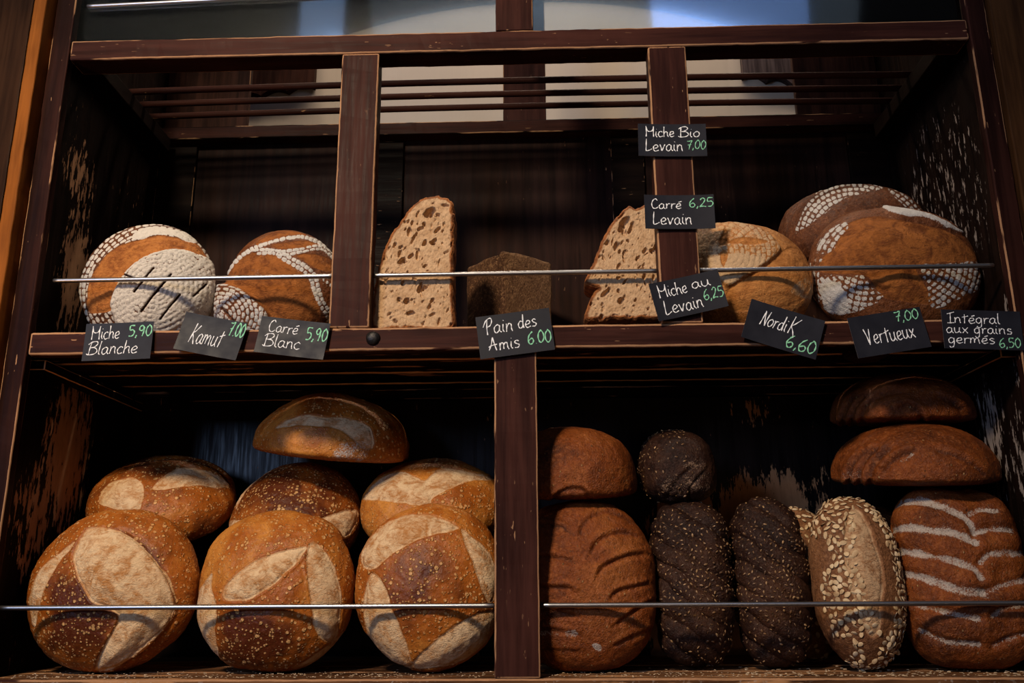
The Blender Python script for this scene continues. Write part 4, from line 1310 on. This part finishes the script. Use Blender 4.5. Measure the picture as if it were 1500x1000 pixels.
# ------------------------------------------------------------------ price cards
card_m = NT('black_card')
cn = card_m.noise(card_m.coords((30, 30, 30)), 1.0, 3)
card_m.set('Base Color', card_m.mix(cn, (0.0075, 0.0078, 0.0115), (0.0165, 0.017, 0.025)))
card_m.set('Roughness', card_m.range(cn, 0.3, 0.7, 0.42, 0.6))
card_m.set('Specular IOR Level', 0.16)
card_m = card_m.m
rim_m = NT('card_edge')
rim_m.set('Base Color', (0.14, 0.13, 0.13))
rim_m = rim_m.m
white_m = NT('white_marker')
white_m.set('Base Color', (0.78, 0.78, 0.80))
white_m.set('Roughness', 0.7)
white_m = white_m.m
green_m = NT('green_marker')
green_m.set('Base Color', (0.22, 0.56, 0.34))
green_m.set('Roughness', 0.7)
green_m = green_m.m

# a hand-lettered alphabet: advance width and pen strokes (x height 1, tall letters 1.9)
G = {
 'M': (1.35, [[(.05, 1.9), (.12, .9), (.1, 0)], [(.05, 1.9), (.2, 1.2), (.5, .95), (.95, 1.1), (1.15, 1.85)], [(1.15, 1.85), (1.12, .9), (1.18, 0)]]),
 'i': (.42, [[(.15, 1.0), (.14, .3), (.3, 0)], [(.2, 1.4), (.22, 1.46)]]),
 'c': (.75, [[(.62, .85), (.4, 1.02), (.12, .75), (.08, .35), (.3, 0), (.68, .15)]]),
 'h': (.85, [[(.12, 1.85), (.1, .9), (.1, 0)], [(.1, .55), (.35, .95), (.6, .85), (.62, .4), (.75, 0)]]),
 'e': (.8, [[(.1, .45), (.4, .5), (.65, .7), (.5, 1.0), (.2, .85), (.08, .4), (.3, .02), (.72, .18)]]),
 'é': (.8, [[(.1, .45), (.4, .5), (.65, .7), (.5, 1.0), (.2, .85), (.08, .4), (.3, .02), (.72, .18)], [(.35, 1.28), (.75, 1.45)]]),
 'B': (1.15, [[(.25, 1.8), (.22, .9), (.2, 0)], [(-.05, 1.45), (.3, 1.8), (.8, 1.85), (.95, 1.5), (.65, 1.1), (.3, 1.0)], [(.3, 1.0), (.8, .95), (1.05, .5), (.8, .1), (.2, .0), (-.05, .15)]]),
 'l': (.4, [[(.18, 1.9), (.14, 1.0), (.16, .2), (.34, 0)]]),
 'a': (.88, [[(.66, .85), (.4, 1.0), (.12, .7), (.1, .25), (.32, 0), (.6, .3), (.66, .9), (.66, .3), (.84, .02)]]),
 'n': (.85, [[(.1, 1.0), (.12, .5), (.1, 0)], [(.12, .55), (.35, .98), (.6, .85), (.64, .35), (.72, 0)]]),
 'K': (1.05, [[(.3, 1.95), (.2, 1.0), (.1, 0)], [(.95, 1.8), (.5, 1.2), (.25, .95), (.5, .5), (.85, -.1)]]),
 'm': (1.25, [[(.1, 1.0), (.12, .5), (.1, 0)], [(.12, .6), (.3, .98), (.5, .85), (.54, .1)], [(.54, .6), (.75, .98), (.95, .85), (1.0, .3), (1.1, 0)]]),
 'u': (.9, [[(.1, 1.0), (.1, .3), (.3, .02), (.6, .3), (.66, 1.0)], [(.66, 1.0), (.66, .3), (.84, .0)]]),
 't': (.75, [[(.35, 1.6), (.34, .8), (.32, 0)], [(.02, 1.05), (.4, 1.15), (.75, 1.3)]]),
 'C': (1.05, [[(.85, 1.55), (.6, 1.88), (.25, 1.5), (.12, .8), (.3, .1), (.65, .0), (.95, .3)]]),
 'r': (.66, [[(.1, 1.0), (.14, .5), (.12, 0)], [(.13, .5), (.3, .92), (.6, .98)]]),
 'P': (1.0, [[(.35, 1.8), (.32, .8), (.38, -.1)], [(-.1, .9), (.25, 1.7), (.7, 1.95), (.85, 1.55), (.65, 1.05), (.35, .85)]]),
 'd': (.9, [[(.62, .85), (.35, .98), (.1, .6), (.14, .15), (.4, .02), (.62, .4), (.66, 1.9), (.66, .8), (.74, 0)]]),
 's': (.75, [[(.6, .9), (.35, 1.02), (.14, .8), (.35, .58), (.62, .38), (.5, .05), (.1, .04)]]),
 'A': (1.15, [[(.0, .1), (.3, .9), (.5, 1.85)], [(.5, 1.85), (.65, .9), (.85, 0)], [(-.05, .55), (.4, .75), (.95, .85)]]),
 'L': (.9, [[(.15, 1.85), (.1, .9), (.12, .05), (.4, .05), (.8, .3)]]),
 'o': (.85, [[(.4, 1.0), (.12, .7), (.1, .25), (.35, 0), (.65, .25), (.68, .75), (.42, 1.0), (.55, .92)]]),
 'v': (.8, [[(.08, 1.0), (.22, .5), (.32, .02), (.5, .5), (.7, 1.0)]]),
 'N': (1.05, [[(.1, 0), (.18, .9), (.25, 1.85)], [(.25, 1.85), (.5, .9), (.75, 0)], [(.75, 0), (.82, .9), (.95, 1.9)]]),
 'k': (.95, [[(.2, 1.75), (.15, .9), (.15, 0)], [(.8, 1.6), (.4, 1.0), (.2, .75), (.5, .3), (.75, -.3)]]),
 'V': (1.05, [[(.05, 1.8), (.3, .9), (.48, 0)], [(.48, 0), (.62, .9), (.75, 1.75)]]),
 'x': (.8, [[(.1, 1.0), (.35, .5), (.7, .0)], [(.68, 1.0), (.4, .5), (.08, 0)]]),
 'I': (.85, [[(.42, 1.75), (.42, .9), (.4, 0)], [(.05, 1.6), (.45, 1.75), (.85, 1.95)], [(.05, 0), (.4, 0), (.8, .05)]]),
 'g': (.88, [[(.64, .85), (.38, 1.0), (.12, .7), (.12, .25), (.35, .02), (.62, .35), (.66, .95), (.66, .0), (.58, -.6), (.3, -.75), (.12, -.5)]]),
 '0': (.85, [[(.42, 1.6), (.14, 1.2), (.1, .5), (.36, 0), (.68, .4), (.72, 1.1), (.46, 1.6), (.35, 1.58)]]),
 '2': (.85, [[(.12, 1.25), (.35, 1.6), (.65, 1.35), (.5, .75), (.1, .02), (.4, .1), (.78, .02)]]),
 '5': (.85, [[(.7, 1.6), (.2, 1.58), (.16, .95), (.5, .98), (.72, .6), (.5, .08), (.1, .04)]]),
 '6': (.85, [[(.62, 1.6), (.28, 1.2), (.1, .6), (.25, .05), (.58, .08), (.72, .45), (.5, .75), (.16, .5)]]),
 '7': (.85, [[(.05, 1.5), (.4, 1.5), (.75, 1.6), (.5, .8), (.4, 0)], [(.2, .8), (.7, .9)]]),
 '9': (.85, [[(.66, 1.2), (.45, 1.6), (.14, 1.4), (.14, .95), (.45, .85), (.66, 1.3), (.62, .6), (.5, 0)]]),
 ',': (.35, [[(.18, .18), (.16, 0), (.06, -.25)]]), '.': (.35, [[(.14, .06), (.2, .02)]]), ' ': (.55, []),
}


def card(label, cx, cz, w_, h_, deg, texts, bend=(0.0, 0.0), y0=-0.0045):
    """a bent little card; texts = (string, x, baseline, length, x height, slant, pen, material, name) in fractions of the card"""
    cd, sn = math.cos(math.radians(deg)), math.sin(math.radians(deg))

    def surf(u, v, lift=0.0):               # u, v in -0.5..0.5 on the card; bend = (sideways curl, bottom kicks out)
        x, z = u * w_, v * h_
        y = -bend[0] * (2 * u) ** 2 - bend[1] * max(0, 0.5 - v) ** 1.6 - lift
        return (x * cd - z * sn, y, x * sn + z * cd)
    nu, nv, th = 24, 14, 0.0006
    V, Q, mi = [], [], []
    for lay in (0, 1):
        for j in range(nv + 1):
            for i in range(nu + 1):
                x, y, z = surf(i / nu - 0.5, j / nv - 0.5)
                V.append((x, y + lay * th, z))
    o1 = (nu + 1) * (nv + 1)
    for j in range(nv):
        for i in range(nu):
            a = j * (nu + 1) + i
            Q.append((a, a + 1, a + nu + 2, a + nu + 1))
            mi.append(0)
            Q.append((o1 + a, o1 + a + nu + 1, o1 + a + nu + 2, o1 + a + 1))
            mi.append(0)
    for i in range(nu):
        Q += [(i, o1 + i, o1 + i + 1, i + 1), (nv * (nu + 1) + i, nv * (nu + 1) + i + 1, o1 + nv * (nu + 1) + i + 1, o1 + nv * (nu + 1) + i)]
        mi += [1, 1]
    for j in range(nv):
        a = j * (nu + 1)
        b = a + nu
        Q += [(a, a + nu + 1, o1 + a + nu + 1, o1 + a), (b, o1 + b, o1 + b + nu + 1, b + nu + 1)]
        mi += [1, 1]
    ymax = max(v[1] for v in V)
    root = mesh_np('price_card', V, Q, [card_m, rim_m], None, Vector((cx, y0 - ymax, cz)), smooth=False, mat_idx=mi)
    tag(root, label, 'price tag', 'handwritten price cards on the bread case')
    groups = {}
    for (s, x, bl, ln, xh, slant, pen, mat, nm) in texts:
        groups.setdefault((nm, mat.name), []).append((s, x, bl, ln, xh, slant, pen, mat))
    for (nm, _), lst in groups.items():
        V, Q = [], []
        rng = random.Random(hash(nm) % 97 + int(abs(cx) * 1000))
        for (s, x, bl, ln, xh, slant, pen, mat) in lst:
            adv = sum(G[ch][0] for ch in s)
            sx = ln / adv                     # fraction of width per unit
            px = x
            for ch in s:
                jb = rng.uniform(-.05, .05)
                for st in G[ch][1]:
                    pts = smooth_open([(p[0] + rng.uniform(-.02, .02), p[1] + jb) for p in st], 6)
                    # tube along the stroke, pressed flat on the card
                    path = []
                    for (gx, gy) in pts:
                        fx = px + gx * sx + slant * gy * xh * h_ / w_
                        fy = bl + gy * xh
                        path.append((fx - 0.5, fy - 0.5))
                    path = np.array(path)
                    loc = path * np.array([w_, h_])
                    dv = np.gradient(loc, axis=0)
                    ln_ = np.maximum(np.linalg.norm(dv, axis=1, keepdims=True), 1e-9)
                    nn = np.stack([-dv[:, 1], dv[:, 0]], -1) / ln_
                    b0 = len(V)
                    m_ = len(path)
                    for q_ in range(m_):
                        wd = pen * (0.8 + 0.25 * math.sin(q_ * 0.9 + px * 40))
                        for off, lift in ((-1, 0.00002), (-0.55, 0.00030), (0.55, 0.00030), (1, 0.00002)):
                            pp = loc[q_] + nn[q_] * wd * off
                            V.append(surf(pp[0] / w_, pp[1] / h_, lift + 0.00005))
                    for q_ in range(m_ - 1):
                        for r_ in range(3):
                            a = b0 + q_ * 4 + r_
                            Q.append((a, a + 4, a + 5, a + 1))
                px += G[ch][0] * sx
        mesh_np(nm, V, Q, [lst[0][7]], root)
    return root


W, Gn = white_m, green_m
P1, P2 = 0.00075, 0.00105
card('black price card lowest at far left of the shelf rail with two white lines', -0.582, 0.0085, 0.1010, 0.0575, 1.5, [
    ('Miche', .09, .58, .42, .19, .05, P1, W, 'lettering'), ('Blanche', .06, .17, .74, .19, .12, P1, W, 'lettering'), ('5,90', .63, .62, .36, .18, .05, P2, Gn, 'price')], (0.001, 0.004))
card('black price card tilted clockwise second from left on the shelf rail with one white word', -0.444, 0.0140, 0.0950, 0.0590, -11.5, [
    ('Kamut', .17, .25, .52, .27, .10, P1, W, 'lettering'), ('7.00', .73, .60, .27, .22, .05, P2, Gn, 'price')], (0.0025, 0.006))
card('black price card tilted clockwise just left of the left upper post with two white lines', -0.324, 0.0100, 0.1030, 0.0560, -7.5, [
    ('Carré', .12, .60, .44, .17, .06, P1, W, 'lettering'), ('Blanc', .10, .20, .54, .19, .05, P1, W, 'lettering'), ('5,90', .68, .50, .32, .21, .02, P2, Gn, 'price')], (0.0015, 0.0045))
card('black price card above the lower post in the middle of the shelf rail', 0.0010, 0.0125, 0.1085, 0.0640, 7.0, [
    ('Pain', .09, .57, .40, .19, .08, P1 * 1.15, W, 'lettering'), ('des', .55, .60, .26, .17, .06, P1 * 1.15, W, 'lettering'), ('Amis', .13, .16, .42, .17, .03, P1 * 1.15, W, 'lettering'), ('6.00', .65, .20, .33, .18, .05, P2, Gn, 'price')], (0.0, 0.001))
card('topmost black price card high on the right upper post', 0.2445, 0.3175, 0.1040, 0.0560, -1.5, [
    ('Miche', .11, .60, .43, .17, .02, P1 * 1.1, W, 'lettering'), ('Bio', .60, .60, .32, .17, .04, P1 * 1.1, W, 'lettering'), ('Levain', .10, .16, .56, .20, .02, P1 * 1.1, W, 'lettering'), ('7,00', .70, .22, .29, .17, .10, P1, Gn, 'price')], (0.002, 0.003), y0=-0.0015)
card('black price card halfway down the right upper post', 0.2490, 0.1985, 0.1040, 0.0560, -0.8, [
    ('Carré', .09, .60, .45, .15, .04, P1 * 1.1, W, 'lettering'), ('Levain', .11, .14, .57, .20, .02, P1 * 1.1, W, 'lettering'), ('6,25', .64, .64, .36, .16, .02, P1 * 1.2, Gn, 'price')], (0.003, 0.003), y0=-0.0015)
card('black price card tilted anticlockwise where the right upper post meets the shelf rail', 0.2540, 0.0660, 0.1040, 0.0590, 12.0, [
    ('Miche', .10, .58, .42, .18, .02, P1 * 1.1, W, 'lettering'), ('au', .58, .64, .28, .16, .02, P1 * 1.1, W, 'lettering'), ('Levain', .12, .13, .56, .20, .02, P1 * 1.1, W, 'lettering'), ('6,25', .70, .28, .29, .17, .08, P1 * 1.1, Gn, 'price')], (0.003, 0.002), y0=-0.0045)
card('black price card steeply tilted clockwise right of the right upper post on the shelf rail', 0.3870, 0.0130, 0.1085, 0.0610, -19.0, [
    ('Nordi', .18, .45, .36, .20, .16, P1 * 1.1, W, 'lettering'), ('k', .55, .45, .14, .26, .18, P1 * 1.1, W, 'lettering'), ('6,60', .57, .10, .40, .20, .10, P2, Gn, 'price')], (0.0015, 0.002))
card('black price card second from right on the shelf rail with one long word', 0.5370, 0.0060, 0.1060, 0.0610, 8.5, [
    ('Vertueux', .16, .28, .68, .22, .02, P1 * 1.1, W, 'lettering'), ('7,00', .62, .72, .34, .15, .06, P1 * 1.2, Gn, 'price')], (0.0, 0.002))
card('black price card at far right of the shelf rail with three white lines', 0.6690, 0.0080, 0.1110, 0.0580, -2.5, [
    ('Intégral', .06, .66, .68, .145, .03, P1, W, 'lettering'), ('aux grains', .04, .40, .84, .14, .03, P1, W, 'lettering'), ('germés', .05, .14, .60, .14, .03, P1, W, 'lettering'), ('6,50', .69, .06, .28, .15, .04, P1 * 1.1, Gn, 'price')], (0.0, 0.001))

# ------------------------------------------------------------------ crumbs on the lower shelf
rng = np.random.default_rng(5)
V, Q = [], []
for _ in range(900):
    x = rng.uniform(-0.70, 0.70)
    y = 0.006 + abs(rng.normal(0, 0.05))
    if y > 0.3 or (x < 0.04 and x > -0.04 and y < 0.04):
        continue
    s = rng.uniform(0.0005, 0.0013) * (1.5 if x > 0.3 else 1.0)
    b0 = len(V)
    h = s * rng.uniform(0.4, 0.8)
    an = rng.uniform(0, 6.28)
    for zz, sc in ((0.0, 1.0), (h, 0.7)):
        for k in range(4):
            a = an + k * math.pi / 2
            V.append((x + math.cos(a) * s * sc * 1.6, y + math.sin(a) * s * sc, zz + FL0 + 0.0012))
    for k in range(4):
        Q.append((b0 + k, b0 + (k + 1) % 4, b0 + 4 + (k + 1) % 4, b0 + 4 + k))
    Q.append((b0 + 4, b0 + 5, b0 + 6, b0 + 7))
    Q.append((b0 + 3, b0 + 2, b0 + 1, b0))
cr_m = NT('bread_crumbs')
cr_m.set('Base Color', cr_m.mix(cr_m.noise(cr_m.coords((40, 40, 40)), 1.0, 1), (0.10, 0.05, 0.025), (0.55, 0.40, 0.24)))
cr_m = cr_m.m
crm = mesh_np('crumbs', V, Q, [cr_m], smooth=False)
tag(crm, 'scattered bread crumbs and seeds on the lower shelf boards', 'crumbs', kind='stuff')
